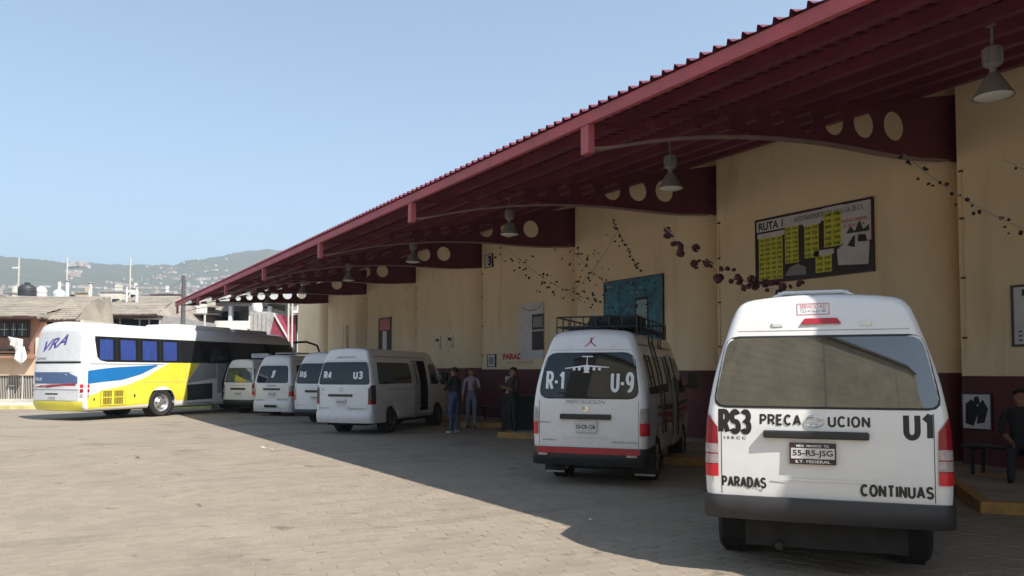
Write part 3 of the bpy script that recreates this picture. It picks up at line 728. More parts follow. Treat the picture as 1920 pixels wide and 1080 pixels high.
    if spec.get('stripe'):
        g = MB(); z0, z1 = spec['stripe']; patch(g, [(-0.84 * wsc, z0), (0.84 * wsc, z0), (0.84 * wsc, z1), (-0.84 * wsc, z1)], lambda y, z: Vector((-0.05 + 0.02 + 0.05 * (y / 0.9) ** 2, y, z)) if False else bx(y, bz1 - 0.05, 0.02 if False else 0.012) + Vector((0, 0, z - (bz1 - 0.05))), m_redp, 2, 20)
        g.build('red_stripe', e, smooth=True)
        for sg in (-1, 1):
            g = MB(); g.box(-0.05, 0.0, -0.07, 0.07, z0 - 0.03, z0 - 0.002, m_lens, Matrix.Translation((bx(sg * 0.72 * wsc, z0).x, sg * 0.72 * wsc, 0))); g.build('reflector', e)
    if spec.get('slot'):
        g = MB(); g.box(-0.09, -0.03, -0.26, 0.26, 0.33, 0.42, m_dark); g.build('bumper_opening', e)
    # tail lights
    for sg in (-1, 1):
        g = MB(); kind = spec['lights']; fn = lambda y, z: b.rx(sg * y, z, 0.02)
        def band(z0, z1, mm, inner0, inner1):
            vs = []
            for k in range(7):
                z = z0 + (z1 - z0) * k / 6; w1 = b.hw(z); yi = inner0 + (inner1 - inner0) * k / 6
                for j in range(6):
                    t = j / 5; y = yi + (w1 * 0.998 - yi) * t; p = b.rx(sg * y, z, 0.016); vs.append(p)
                for xq in (0.06, 0.12): vs.append(Vector((b.rearx0(z, w1) + xq, sg * (w1 + 0.008), z)))
            g.add(vs, [(k * 8 + i, k * 8 + i + 1, (k + 1) * 8 + i + 1, (k + 1) * 8 + i) for k in range(6) for i in range(7)], mm)
        W = wsc
        if kind == 'h':
            dz = 0.0
            band(0.80, 0.895, spec.get('l1', m_red), 0.825 * W, 0.825 * W); band(0.895, 0.905, m_redd, 0.825 * W, 0.825 * W)
            band(0.905, 0.98, spec.get('l2', m_lens), 0.825 * W, 0.825 * W); band(0.98, 0.99, m_redd, 0.825 * W, 0.825 * W); band(0.99, 1.065, spec.get('l2', m_lens), 0.825 * W, 0.825 * W)
            band(1.065, 1.20, spec.get('l3', m_redd), 0.825 * W, 0.83 * W); band(1.20, 1.30, spec.get('l3', m_redd), 0.83 * W, 0.905 * W)
        else:
            band(0.74, 0.92, spec.get('l1', m_red), 0.83 * W, 0.83 * W); band(0.92, 1.06, spec.get('l2', m_lens), 0.83 * W, 0.83 * W); band(1.06, 1.13, m_lens, 0.83 * W, 0.85 * W)
        g.build('tail_light', e, smooth=True, angle=60)
    if spec.get('third'):
        g = MB(); g.add([Vector((b.rx(y, z).x - dx, y, z)) for dx, (y, z) in [(d_, q) for d_ in (0.0, 0.02) for q in ((-0.15, spec['third']), (0.15, spec['third']), (0.12, spec['third'] + 0.045), (-0.12, spec['third'] + 0.045))]],
              [(0, 1, 2, 3), (4, 5, 6, 7), (0, 1, 5, 4), (1, 2, 6, 5), (2, 3, 7, 6), (3, 0, 4, 7)], m_redp); g.build('brake_light', e)
    # side windows (right and left) and door lines
    for sg in (-1, 1):
        segs = spec.get('sidewin', [(0.30, 2.45), (2.55, L - 1.95), (L - 1.75, L - 1.05)])
        for (x0, x1, *zz_) in segs:
            z0, z1 = zz_ if zz_ else (1.32, 1.90)
            if sg == 1 and op: pass
            rp = [(x + (x0 + x1) / 2, z) for x, z in rrect((x1 - x0) / 2, (x1 - x0) / 2 - 0.03, z0, z1, 0.07)]
            g = MB(); patch(g, rp, lambda x, z: b.sp(x + (b.rearx0(z, 0.8)) * max(0, 1 - x / 0.9), z, sg, 0.006), m_glass, 10, 12); g.build('side_window', e, smooth=True)
        g = MB()
        for xq in (L - 1.85, L - 0.9):
            vs = [b.sp(xq + dx, z, sg, 0.0015) for z in [0.55 + k * 0.15 for k in range(9)] for dx in (0, 0.008)]
            g.add(vs, [(2 * k, 2 * k + 1, 2 * k + 3, 2 * k + 2) for k in range(8)], m_rubber)
        vs = [b.sp(x, z, sg, 0.002) for x in [0.9 + k * 0.2 for k in range(int((L - 2.9) / 0.2))] for z in (1.17, 1.185)]
        g.add(vs, [(2 * k, 2 * k + 1, 2 * k + 3, 2 * k + 2) for k in range(len(vs) // 2 - 1)], m_gry)
        g.build('door_seam', e)
        g = MB(); vs = []
        for x in [0.4 + k * 0.25 for k in range(int((L - 1.8) / 0.25))]:
            for z, o_ in ((2.045, 0.0), (2.05, 0.014), (2.062, 0.014), (2.067, 0.0)): vs.append(b.sp(x, z, sg, o_))
        g.add(vs, [(4 * k + j, 4 * k + j + 1, 4 * k + j + 5, 4 * k + j + 4) for k in range(len(vs) // 4 - 1) for j in range(3)], m_gry); g.build('rain_gutter', e)
        # mirror
        g = MB(); g.tube([b.sp(L - 0.95, 1.35, sg), b.sp(L - 0.9, 1.42, sg, 0.16)], 0.018, m_blackp); g.box(-0.05, 0.05, -0.09, 0.09, -0.15, 0.15, m_blackp, Matrix.Translation(b.sp(L - 0.9, 1.48, sg, 0.22))); g.build('wing_mirror', e, bevel=0.02)
    ws = MB(); vs = []
    for k in range(9):
        x = L - 1.15 + 0.95 * k / 8; w_, z_ = b.plan(x)
        for j in range(9):
            y = (-1 + j / 4) * 0.62 * wsc; vs.append(Vector((x, y, 0)))
            zt_ = 1.0 + (2.23 - 1.0) * (z_ - 1.0) / (b.ztop - 1.0); vs[-1].z = z_ - 0.03 * abs(y / 0.62) ** 3 * (z_ - 0.9) + 0.012
    ws.add(vs, [(k * 9 + j, k * 9 + j + 1, (k + 1) * 9 + j + 1, (k + 1) * 9 + j) for k in range(8) for j in range(8)], m_glass); ws.build('windscreen', e, smooth=True)
    if op:
        g = MB(); x0, x1 = op[0], op[1]; g.box(x0 - 0.6, x1 + 0.5, -0.75 * wsc, 0.70 * wsc, 0.62, 0.64, m_rimd); g.box(x0 - 0.9, x1 + 0.8, 0.62 * wsc, 0.64 * wsc, 0.64, 2.0, m_maroonc)
        g.box(x1 + 0.55, x1 + 0.57, -0.7 * wsc, 0.6 * wsc, 0.64, 2.0, m_maroonc)
        g.build('cabin_lining', e)
        for k, xx in enumerate((x0 - 0.35, x0 + 0.45)):
            g = MB(); g.box(xx, xx + 0.42, -0.35 * wsc, 0.55 * wsc, 0.85, 1.0, m_greyt); g.box(xx - 0.08, xx + 0.04, -0.35 * wsc, 0.55 * wsc, 0.95, 1.55, m_greyt); g.box(xx + 0.1, xx + 0.3, -0.2, 0.4, 0.63, 0.85, m_dark); g.build('seat', e, bevel=0.03)
        g = MB(); g.box(x0, x1, -0.93 * wsc, -0.6 * wsc, 0.40, 0.44, m_metal); g.build('door_step', e)
        # door slid back along the flank
        g = MB(); dx0 = x0 - spec.get('slid', 1.05); vs = []; zl_ = [0.45 + 0.1 * k for k in range(16)]
        for z in zl_:
            for x in (dx0, dx0 + 0.3, x0 - 0.1, x0 + 0.12): vs.append(b.sp(x, z, -1, 0.055))
        g.add(vs, [(k * 4 + i, k * 4 + i + 1, (k + 1) * 4 + i + 1, (k + 1) * 4 + i) for k in range(15) for i in range(3)], paint)
        vs = [b.sp(x0 + 0.12, z, -1, o_) for z in zl_ for o_ in (0.055, -0.0)]
        g.add(vs, [(2 * k, 2 * k + 1, 2 * k + 3, 2 * k + 2) for k in range(15)], paint)
        do = g.build('sliding_door', e, smooth=True)
        g = MB(); rp = [(x + (dx0 + x0 + 0.12) / 2, z) for x, z in rrect((x0 + 0.12 - dx0) / 2 - 0.07, (x0 + 0.12 - dx0) / 2 - 0.09, 1.32, 1.86, 0.06)]
        patch(g, rp, lambda x, z: b.sp(x, z, -1, 0.061), m_glass, 8, 8); g.build('window', do, smooth=True)
    lettering = []
    for t in spec.get('text', []):
        s_, yc, zc, w_, h_, mm, bold = t[:7]; sh = t[7] if len(t) > 7 else 0
        g = MB()
        if isinstance(sh, str): block_on(g, s_, w_, h_, lambda tx, ty, o_: b.rx(yc - tx, zc + ty, (0.0085 if gw[2] < zc < gw[3] else spec.get('toff', 0.004)) + o_), mm, bold)
        else: text_on(g, s_, w_, h_, lambda tx, ty: b.rx(yc - tx, zc + ty, 0.0085 if gw[2] < zc < gw[3] else spec.get('toff', 0.004)), mm, bold, sh)
        g.build('lettering', e)
    return e, b

def pos(px, dep): p = gp(px, dep); return p
# 1 near van
e1, b1 = van(pos(1541, 6.02), dict(kind='h', L=5.3, w=0.965, toff=0.0015, label='big white van lettered RS3 U1 in the right foreground, half in sunlight', win=(0.825, 0.715, 1.375, 1.925, 0.09), glass=m_glassr, wiper=False,
    bar=(0.385, 1.125, 1.185, 0.06), plate=(0.08, 0.34, 1.01, 0.165), pf=True, pt='55-R5-JSG', lights='h', third=2.035, bz=0.655, bb=0.468, gate=0.80,
    text=[('RS3', 0.665, 1.245, 0.24, 0.205, m_blk, 0.20, 'b'), ('U1', -0.665, 1.235, 0.19, 0.21, m_blk, 0.20, 'b'), ('PRECA', 0.315, 1.268, 0.31, 0.088, m_blk, 0.19, 'b'), ('UCION', -0.185, 1.262, 0.30, 0.088, m_blk, 0.19, 'b'),
          ('I S R C C', 0.665, 1.115, 0.17, 0.022, m_blk, 0.02), ('PARADAS', 0.60, 0.762, 0.34, 0.088, m_blk, 0.19, 'b'), ('CONTINUAS', -0.51, 0.742, 0.50, 0.095, m_blk, 0.19, 'b'),
          ('SERVICIO R21', 0.055, 2.178, 0.20, 0.03, m_pink, 0.01), ('722-416-51-80', 0.055, 2.142, 0.20, 0.026, m_gry, 0.01)]))
g = MB()
f1 = lambda x, y: b1.rx(0.055 - x, 2.158 + y, 0.004)
for a, b in (((-.12, -.045), (.12, -.045)), ((.12, -.045), (.12, .045)), ((.12, .045), (-.12, .045)), ((-.12, .045), (-.12, -.045))):
    dx, dy = (0, 0.0025) if a[1] == b[1] else (0.0025, 0)
    poly_on(g, [(a[0] - dx, a[1] - dy), (b[0] - dx, b[1] - dy), (b[0] + dx, b[1] + dy), (a[0] + dx, a[1] + dy)], f1, m_pink)
g.build('sticker_outline', e1)
g = MB()   # maker emblem between the words: three ovals
for (cx, cz, ra_, rb_) in ((0.06, 1.262, 0.068, 0.045), (0.06, 1.262, 0.024, 0.043), (0.06, 1.278, 0.045, 0.020)):
    pts = [(cx + ra_ * math.cos(R_(15 * k)), cz + rb_ * math.sin(R_(15 * k))) for k in range(24)]
    g.tube([b1.rx(y, z, 0.008) for y, z in pts] + [b1.rx(*pts[0], 0.008)], 0.0045, m_chrome, 6, False)
g.build('oval_emblem', e1, smooth=True)
g = MB(); zr = 2.225   # roof vent box
g.box(0.80, 1.45, -0.25, 0.33, zr + 0.0, zr + 0.10, m_dark); g.build('roof_vent_duct', e1)
g = MB(); g.tube([(0.76, 0.40, zr - 0.01), (0.76, 0.36, zr + 0.09), (0.76, 0.28, zr + 0.125), (0.76, -0.20, zr + 0.125), (0.76, -0.28, zr + 0.09), (0.76, -0.32, zr - 0.01)], 0.018, m_white, 8)
g.box(0.78, 1.50, -0.25, 0.33, zr + 0.105, zr + 0.135, m_white); g.box(0.78, 0.80, 0.0, 0.04, zr, zr + 0.105, m_white); g.build('roof_vent_cover', e1, smooth=True)

# 2 roof rack van
e2, b2 = van(pos(1101, 11.1), dict(kind='u', w=0.905, L=5.1, label='white van lettered R-1 U-9 with black roof rack, ladder and red stripe', win=(0.735, 0.64, 1.275, 1.915, 0.15), glass=m_glass,
    bar=(0.375, 0.965, 1.04, 0.03), plate=(0.02, 0.32, 0.86, 0.16), pt='15-CR-126', lights='u', bz=0.56, bb=0.30, bumper=m_blackp, stripe=(0.475, 0.56), rim=m_rim, alloy=True,
    opening=(2.55, 3.3, 0.55, 1.93), slid=0.1, sidewin=[(0.30, 2.3), (3.42, 4.0, 1.25, 1.88), (4.15, 4.75, 1.25, 1.8)],
    text=[('R-1', 0.50, 1.52, 0.26, 0.28, m_wht, 0.15, 'b'), ('U-9', -0.50, 1.50, 0.31, 0.29, m_wht, 0.15, 'b'), ('PRECAUCION', 0.03, 1.215, 0.6, 0.05, m_gry, 0.0, 0.3), ('NISSAN', 0.66, 0.915, 0.20, 0.025, m_gry, 0.02),
          ('AREMEX', 0.58, 0.66, 0.22, 0.022, m_gry, 0.01), ('NV350 URVAN', -0.55, 0.645, 0.38, 0.03, m_gry, 0.01)]))
g = MB(); fj = lambda x, y: b2.rx(0.03 - x, 1.70 + y, 0.010)   # white jet plane, seen head on
for p in ([(-.33, -.008), (-.04, .02), (.04, .02), (.33, .008), (.33, .018), (.05, .045), (-.05, .045), (-.33, .004)], [(-.028, -.05), (.028, -.05), (.045, .0), (.03, .05), (-.03, .05), (-.045, .0)],
          [(-.007, .05), (.007, .05), (.005, .17), (-.005, .17)], [(-.085, .165), (.085, .165), (.08, .18), (-.08, .18)],
          [(-.21, -.03), (-.17, -.03), (-.17, .01), (-.21, .005)], [(-.13, -.03), (-.09, -.03), (-.09, .015), (-.13, .01)], [(.09, -.03), (.13, -.03), (.13, .012), (.09, .015)], [(.17, -.03), (.21, -.03), (.21, .008), (.17, .01)],
          [(-.05, -.065), (.05, -.065), (.03, -.04), (-.03, -.04)]): poly_on(g, p, fj, m_wht)
g.build('plane_decal', e2)
g = MB(); fj = lambda x, y: b2.rx(0.0 - x, 2.085 + y, 0.004)
for p in ([(-.02, -.01), (.02, -.01), (.012, .045), (-.012, .045)], [(-.09, -.06), (-.07, -.065), (0, -.005), (-.005, .01)], [(.09, -.06), (.07, -.065), (0, -.005), (.005, .01)], [(.01, .03), (.05, .075), (.04, .08), (-.002, .04)], [(-.012, .05), (.012, .05), (.01, .07), (-.01, .07)]): poly_on(g, p, fj, m_redp)
g.build('red_decal', e2)
g = MB(); g.lathe([(0.05, 0.0), (0.05, 0.01), (0, 0.012)], m_chrome, 20, Matrix.Translation(b2.rx(0.03, 1.115)) @ Matrix.Rotation(R_(-90), 4, 'Y')); g.build('round_emblem', e2)
# mud flaps
for sg in (-1, 1):
    g = MB(); g.box(0.70, 0.715, -0.16, 0.16, 0.10, 0.42, m_rubber, Matrix.Translation((0, sg * 0.70, 0))); g.box(0.69, 0.705, -0.15, 0.15, 0.10, 0.125, m_metal, Matrix.Translation((0, sg * 0.70, 0))); g.build('mud_flap', e2)
# red and dark swoosh on the flank
g = MB()
for z0, z1, za, zb_, mm in ((1.02, 1.10, 1.10, 1.14, m_blk), (0.88, 0.99, 0.98, 1.03, m_redp), (0.80, 0.85, 0.88, 0.93, m_redp)):
    for (xa, xb) in ((1.0, 2.5), (3.32, 4.7)):
        vs = []
        for k in range(9):
            x = xa + (xb - xa) * k / 8; t = (x - 1.0) / 3.7; s_ = math.sin(math.pi * min(1, t * 1.1))
            for q in (0, 1): vs.append(b2.sp(x, (z0 if q == 0 else z1) + (za - z0) * (1 - s_) * (1 if q == 0 else 0.35), -1, 0.005))
        g.add(vs, [(2 * k, 2 * k + 1, 2 * k + 3, 2 * k + 2) for k in range(8)], mm)
g.build_split('side_stripe', e2)
# rack and ladder
g = MB(); zr = 2.285
def rk(x, y, z): return Vector((x, y, zr + z))
for z in (0.05, 0.20):
    P_ = [rk(0.55, -0.62, z), rk(0.55, 0.62, z), rk(3.3, 0.62, z), rk(3.3, -0.62, z), rk(0.55, -0.62, z)]
    for a, b in zip(P_, P_[1:]): g.tube([a, b], 0.014, m_blackp, 6)
for x in [0.55 + 0.34375 * k for k in range(9)]:
    g.tube([rk(x, -0.62, 0.05), rk(x, 0.62, 0.05)], 0.012, m_blackp, 6)
    for y in (-0.62, 0.62): g.tube([rk(x, y, -0.06 if y else 0), rk(x, y, 0.20)], 0.011, m_blackp, 6)
for y in (-0.4, -0.2, 0, 0.2, 0.4):
    g.tube([rk(0.55, y, 0.05), rk(0.55, y, 0.20)], 0.010, m_blackp, 6); g.tube([rk(0.55, y, 0.05), rk(3.3, y, 0.05)], 0.010, m_blackp, 6)
rko = g.build('roof_rack', e2, smooth=True)
g = MB()
for x in (1.0, 1.3):
    pts = [rk(x, -0.55, 0.05), Vector((x, -0.72, 2.26))] + [b2.sp(x, z, -1, 0.07) for z in (2.1, 1.9, 1.6, 1.3, 1.0, 0.72)]
    g.tube(pts, 0.014, m_blackp, 6)
for z in (2.1, 1.85, 1.6, 1.35, 1.1, 0.85): g.tube([b2.sp(1.0, z, -1, 0.07), b2.sp(1.3, z, -1, 0.07)], 0.011, m_blackp, 6)
for x in (1.95, 2.2): g.tube([rk(x, -0.55, 0.05), Vector((x, -0.72, 2.24))] + [b2.sp(x, z, -1, 0.05) for z in (2.1, 2.02)], 0.012, m_blackp, 6)
g.build('ladder', e2, smooth=True)
# coiled black tarp on the rack (own thing)
g = MB()
R0 = e2.matrix_basis.copy() if False else Matrix.Translation(e2.location) @ Matrix.Rotation(e2.rotation_euler.z, 4, 'Z')
for k in range(5):
    pts = []
    for j in range(15): pts.append(R0 @ Vector((1.0 + 0.16 * k + 0.03 * math.sin(j * 1.3 + k), -0.55 + 0.055 * j, 2.42 + 0.035 * math.sin(j * 0.9 + k * 2) + 0.02 * (k % 2))))
    g.tube(pts, [0.075 + 0.02 * math.sin(j * 1.7 + k) for j in range(15)], m_darkc, 8)
tag(g.build('tarpaulin_bundle', smooth=True), 'dark bundled tarpaulin lying on the black roof rack', 'tarpaulin')

# 3 R4 U3
e3, b3 = van(pos(644, 20.2), dict(kind='h', w=0.905, L=5.05, label='white van lettered R4 U3 with its sliding door open', win=(0.76, 0.66, 1.33, 1.89, 0.08), bumper=m_white, bb=0.31, bz=0.60,
    bar=(0.36, 1.0, 1.06, 0.08), plate=(0.06, 0.30, 0.86, 0.13), lights='h', l1=m_redd, l2=m_smoke, l3=m_smoke, pt='15-CR-301', rim=m_rimd,
    opening=(2.5, 3.3, 0.55, 1.95), slid=0.1, sidewin=[(0.32, 2.3), (3.5, 4.05, 1.28, 1.88), (4.2, 4.75, 1.25, 1.8)],
    text=[('R4', 0.50, 1.56, 0.24, 0.20, m_wht, 0.22, 'b'), ('U3', -0.42, 1.56, 0.27, 0.21, m_wht, 0.24, 'b'), ('HIBOCICUP', 0.0, 2.03, 0.55, 0.06, m_gry, 0.02), ('HIACE', 0.58, 0.69, 0.32, 0.05, m_gry, 0.0, 0.2), ('Commuter', -0.40, 0.69, 0.55, 0.06, m_gry, 0.01, 0.3), ('R', 0.62, 1.18, 0.05, 0.08, m_gry, 0.03), ('TOYOTA', 0.66, 1.06, 0.14, 0.02, m_gry, 0.01)]))
g = MB(); g.tube([b3.rx(0.05 + 0.06 * math.cos(R_(30 * k)), 1.18 + 0.04 * math.sin(R_(30 * k)), 0.008) for k in range(13)], 0.006, m_chrome, 6); g.build('oval_emblem', e3)
# 4 U2
e4, b4 = van(pos(592, 24.3), dict(kind='u', w=0.905, L=5.0, label='white van lettered R6 U2, half hidden behind the R4 U3 van', win=(0.75, 0.66, 1.29, 1.90, 0.10), bumper=m_blackp, bb=0.28, bz=0.46,
    bar=(0.37, 1.0, 1.07, 0.0), plate=(0.0, 0.30, 0.84, 0.13), lights='u', pt='15-CR-442', text=[('R6', 0.50, 1.56, 0.26, 0.20, m_wht, 0.22, 'b'), ('U2', -0.42, 1.56, 0.28, 0.20, m_wht, 0.22, 'b'), ('NISSAN', 0.6, 0.6, 0.25, 0.03, m_gry, 0.01), ('URVAN', -0.5, 0.6, 0.25, 0.03, m_gry, 0.01)]))
# 5 low bumper van with bird decal
e5, b5 = van(pos(510, 28.6), dict(kind='u', w=0.905, L=4.9, label='white van with a low white bumper and a pale bird decal in its rear window', win=(0.70, 0.60, 1.25, 1.86, 0.10), bumper=m_white, bb=0.17, bz=0.56, slot=True,
    bar=(0.36, 0.97, 1.04, 0.0), plate=(0.0, 0.30, 0.82, 0.14), lights='u', pt='15-CR-517', text=[('URVAN', 0.0, 1.13, 0.45, 0.07, m_gry, 0.03, 0.3), ('NISSAN', 0.55, 0.60, 0.32, 0.05, m_gry, 0.02), ('NV350', -0.48, 0.62, 0.45, 0.06, m_gry, 0.03)]))
g = MB(); poly_on(g, [(-.08, -.12), (.02, -.14), (.08, -.02), (.10, .13), (.02, .16), (-.05, .06), (-.02, .0)], lambda x, y: b5.rx(-x - 0.02, 1.56 + y, 0.010), m_wht); g.build('bird_decal', e5)
g = MB(); g.tube([(0.9, 0.5, 2.27), (0.9, 0.5, 2.36), (0.9, -0.5, 2.36), (0.9, -0.5, 2.27)], 0.025, m_metal); g.tube([(2.2, 0.5, 2.27), (2.2, 0.5, 2.36), (2.2, -0.5, 2.36), (2.2, -0.5, 2.27)], 0.025, m_metal)
for y in (-0.5, 0.5): g.tube([(0.9, y, 2.36), (2.2, y, 2.36)], 0.02, m_metal)
g.build('roof_rack', e5, smooth=True)
# 6 farthest van
e6, b6 = van(pos(447, 30.4), dict(kind='h', w=0.80, hs=0.94, L=4.7, label='smallest white van, farthest left, with a greenish rear window', win=(0.72, 0.64, 1.32, 1.90, 0.10), glass=m_glassg, bumper=m_blackp, bb=0.36, bz=0.58, paint=m_white2,
    bar=(0.34, 1.0, 1.08, 0.0), plate=(0.0, 0.30, 0.84, 0.14), lights='h', pt='15-CR-610', text=[('HIACE', 0.0, 1.17, 0.6, 0.05, m_gry, 0.0)]))
g = MB(); g.box(1.3, 1.5, -0.42, 0.42, 2.36, 2.55, m_wht); g.box(1.38, 1.42, -0.3, 0.3, 2.26, 2.36, m_blackp); g.build('roof_sign', e6, bevel=0.02)
g = MB(); text_on(g, 'TOLUCA', 0.66, 0.11, lambda x, y: Vector((1.297, -x, 2.455 + y)), m_gry, 0.02); g.build('lettering', e6)

# ------------------------------------------------------------------ COACH
BUS_HALF = [(1.14, 0.30), (1.23, 0.34), (1.275, 0.55), (1.28, 1.2), (1.28, 1.8), (1.26, 2.4), (1.22, 2.9), (1.15, 3.12), (0.98, 3.26), (0.6, 3.34), (0.0, 3.37)]
BYAW = R_(90 - 32.2 - 23.6); BLN = 12.0
bb = Body(BUS_HALF, BLN, 0.16, lambda z: 0.10 * max(0, z - 1.6) + 0.05 * max(0, z - 2.7) ** 2 + 0.30 * max(0, 0.62 - z), [3.35, 9.2], (0.9, 1.2, 0.14, 1.6), ra=0.60, wz=0.51, zb=0.33, crown=0.10, cz=1.7)
bpos = gp(150, 25.5) + Matrix.Rotation(BYAW, 3, 'Z') @ Vector((0, 1.25, 0))
eb = empty('coach', bpos, BYAW, label='white coach with yellow and blue livery and blue curtains, left of the vans', cat='bus')
bodyo = bb.make(m_stuccow if False else mat('coach white paint', (0.70, 0.70, 0.69), 0.3, coat=0.4, var=0.05), eb)
g = MB(); g.box(0.5, 11.5, -1.1, 1.1, 0.30, 0.9, m_under); g.build('underbody', eb)
for a in (3.35, 9.2):
    for sg in (-1, 1):
        w_ = wheel(eb, a, sg * 1.10, 0.51, 0.30, m_rim, False, dual=True)
        g = MB(); g.lathe([(0.60, -0.35), (0.60, -0.02)], m_under, 24, Matrix.Translation((a, sg * 1.26, 0.51)) @ Matrix.Rotation(R_(-90 * sg), 4, 'X')); g.build('wheel_housing', eb)
def bs(x, z, off=0.004, sg=-1): return bb.sp(x + bb.rearx0(z, 1.27) * max(0, 1 - x / 0.9), z, sg, off)
def strip_side(mb, xs, lo, hi, m, off, sg=-1, rows=4):
    vs = []
    for x in xs:
        for r in range(rows + 1): vs.append(bs(x, lo(x) + (hi(x) - lo(x)) * r / rows, off, sg))
    K = rows + 1
    mb.add(vs, [(i * K + r, i * K + r + 1, (i + 1) * K + r + 1, (i + 1) * K + r) for i in range(len(xs) - 1) for r in range(rows)], m)
def lin(*pts):
    def f(x):
        if x <= pts[0][0]: return pts[0][1]
        for a, b in zip(pts, pts[1:]):
            if x <= b[0]: return a[1] + (b[1] - a[1]) * (x - a[0]) / (b[0] - a[0])
        return pts[-1][1]
    return f
fx = lambda a, b, n=24: [a + (b - a) * i / n for i in range(n + 1)]
def archlow(x, base=0.345):
    for a in (3.35, 9.2):
        if abs(x - a) < 0.60: return max(base, 0.52 + math.sqrt(max(0, 0.60 ** 2 - (x - a) ** 2)))
    return base
for sg in (-1, 1):
    # yellow lower flank sweeping up towards the middle
    g = MB(); hi = lin((0, 0.82), (0.6, 0.94), (1.0, 1.03), (1.9, 1.20), (2.6, 1.45), (3.4, 1.86), (4.0, 2.14), (4.4, 2.20))
    strip_side(g, sorted(set([x for x in fx(0.03, 4.5, 36) if abs(x - 3.35) > 0.62] + [3.35 + 0.6 * math.sin(R_(k * 9)) for k in range(-10, 11)] + [2.745, 3.955])), archlow, hi, m_yellow, 0.004, sg, 8); 
    strip_side(g, fx(4.5, 5.3, 6), lin((4.5, 1.30), (5.3, 2.2)), lin((4.5, 2.42), (5.3, 2.42)), m_yellow, 0.005, sg, 3)
    g.build('yellow_panel', eb, smooth=True)
    g = MB(); strip_side(g, fx(0.03, 3.1, 20), lin((0, 1.24), (1.6, 1.36), (2.4, 1.56), (3.1, 1.86)), lin((0, 1.68), (1.3, 1.80), (3.1, 1.90)), m_blue, 0.0045, sg, 3); g.build('blue_stripe', eb, smooth=True)
    g = MB(); strip_side(g, fx(4.52, 5.8, 6), lin((4.5, 0.42), (7.6, 0.42)), lin((4.5, 1.15), (5.8, 1.2)), m_blackp, 0.004, sg); strip_side(g, fx(4.52, 6.0, 8), lin((4.5, 1.2), (6.0, 1.4)), lin((4.5, 1.25), (5.3, 2.16), (6.0, 2.2)), m_silver, 0.0042, sg)
    strip_side(g, fx(6.05, 8.55, 6), lin((6.05, 0.4), (8.55, 0.5)), lin((6.05, 2.2), (8.55, 2.2)), m_silver, 0.004, sg); g.build('silver_panel', eb)
    g = MB()
    for xq in (6.3, 6.9, 7.6, 8.7):
        strip_side(g, fx(xq, xq + 0.35, 3), lin((xq, 0.5), (xq + 0.35, 1.0)), lin((xq, 1.2), (xq + 0.35, 2.1)), m_blackp, 0.006, sg, 2)
    g.build('dark_graphic', eb)
    # window band
    g = MB(); strip_side(g, fx(0.30, 11.0, 60), lin((0.30, 2.74), (0.42, 2.2), (0.62, 2.05), (1.0, 1.99), (11.0, 1.98)), lin((0.3, 2.86), (11.0, 2.86)), m_glass, 0.006, sg, 6); wb = g.build('window_band', eb, smooth=True)
    for k in range(4):
        x0 = 0.62 + k * 0.92
        g = MB(); strip_side(g, fx(x0, x0 + 0.62, 5), lambda x: 2.06, lambda x: 2.76, m_curtain, 0.0075, sg, 3); g.build('curtain', wb)
    g = MB()
    for k in range(9):
        x0 = 1.38 + k * 0.92; strip_side(g, [x0, x0 + 0.03], lambda x: 2.0, lambda x: 2.85, m_dark, 0.008, sg, 3)
    g.build('window_joint', wb)
g = MB()   # engine grille
strip_side(g, fx(0.72, 1.78, 4), lambda x: 0.50, lambda x: 1.02, mat('grille backing', (0.10, 0.085, 0.02), 0.7), 0.007); grl = g.build('engine_grille', eb)
for k in range(9):
    g = MB(); x0 = 0.74 + k * 0.115; strip_side(g, [x0, x0 + (0.09 if k % 4 else 0.10)], lambda x: 0.50, lambda x: 1.02, m_yellow if k % 4 == 0 else mat('dusty yellow slat', (0.30, 0.24, 0.03), 0.6), 0.02, -1, 1); g.build('slat', grl)
for zz in (0.50, 0.76, 1.0):
    g = MB(); strip_side(g, fx(0.70, 1.80, 3), lambda x: zz, lambda x: zz + 0.03, m_yellow, 0.024, -1, 1); g.build('grille_rail', grl)
g = MB()
for x0 in (1.95, 4.45): strip_side(g, [x0, x0 + 0.012], lambda x: 0.40, lambda x: 1.2 if x0 < 4 else 1.9, m_gry, 0.0075, -1, 2)
strip_side(g, fx(2.5, 4.4, 6), lambda x: 1.26, lambda x: 1.272, m_gry, 0.0075, -1, 1); strip_side(g, fx(0.1, 3.4, 8), lambda x: 1.93, lambda x: 1.905, m_gry, 0.0055, -1, 1)
for (xx, zz) in ((0.35, 0.72), (2.1, 0.80)): strip_side(g, [xx, xx + 0.07], lambda x: zz - .05, lambda x: zz + .05, m_dark, 0.01, -1, 1)
g.build('hatch_seam', eb)
rb = lambda off: (lambda y, z: bb.rx(y, z, off))
def rpatch(name, pts, m, off, rows=4, cols=12, parent=None):
    g = MB(); patch(g, pts, rb(off), m, rows, cols); return g.build(name, parent or eb, smooth=True)
m_rearp = mat('coach grey white paint', (0.62, 0.62, 0.62), 0.35, coat=0.3, var=0.08)
rpatch('rear_hatch', rrect(1.12, 1.05, 2.02, 3.02, 0.10), m_rearp, 0.006, 10, 14)
rpatch('vent_slot', [(-1.14, 1.93), (1.14, 1.93), (1.14, 2.0), (-1.14, 2.0)], m_dark, 0.006)
rpatch('blue_stripe', [(-1.24, 1.25), (1.24, 1.25), (1.24, 1.70), (-1.24, 1.62)], mat('coach slate blue paint', (0.07, 0.12, 0.24), 0.35), 0.005)
rpatch('red_stripe', [(-1.0, 1.16), (1.24, 1.10), (1.24, 1.16), (-1.0, 1.27)], m_redp, 0.008)
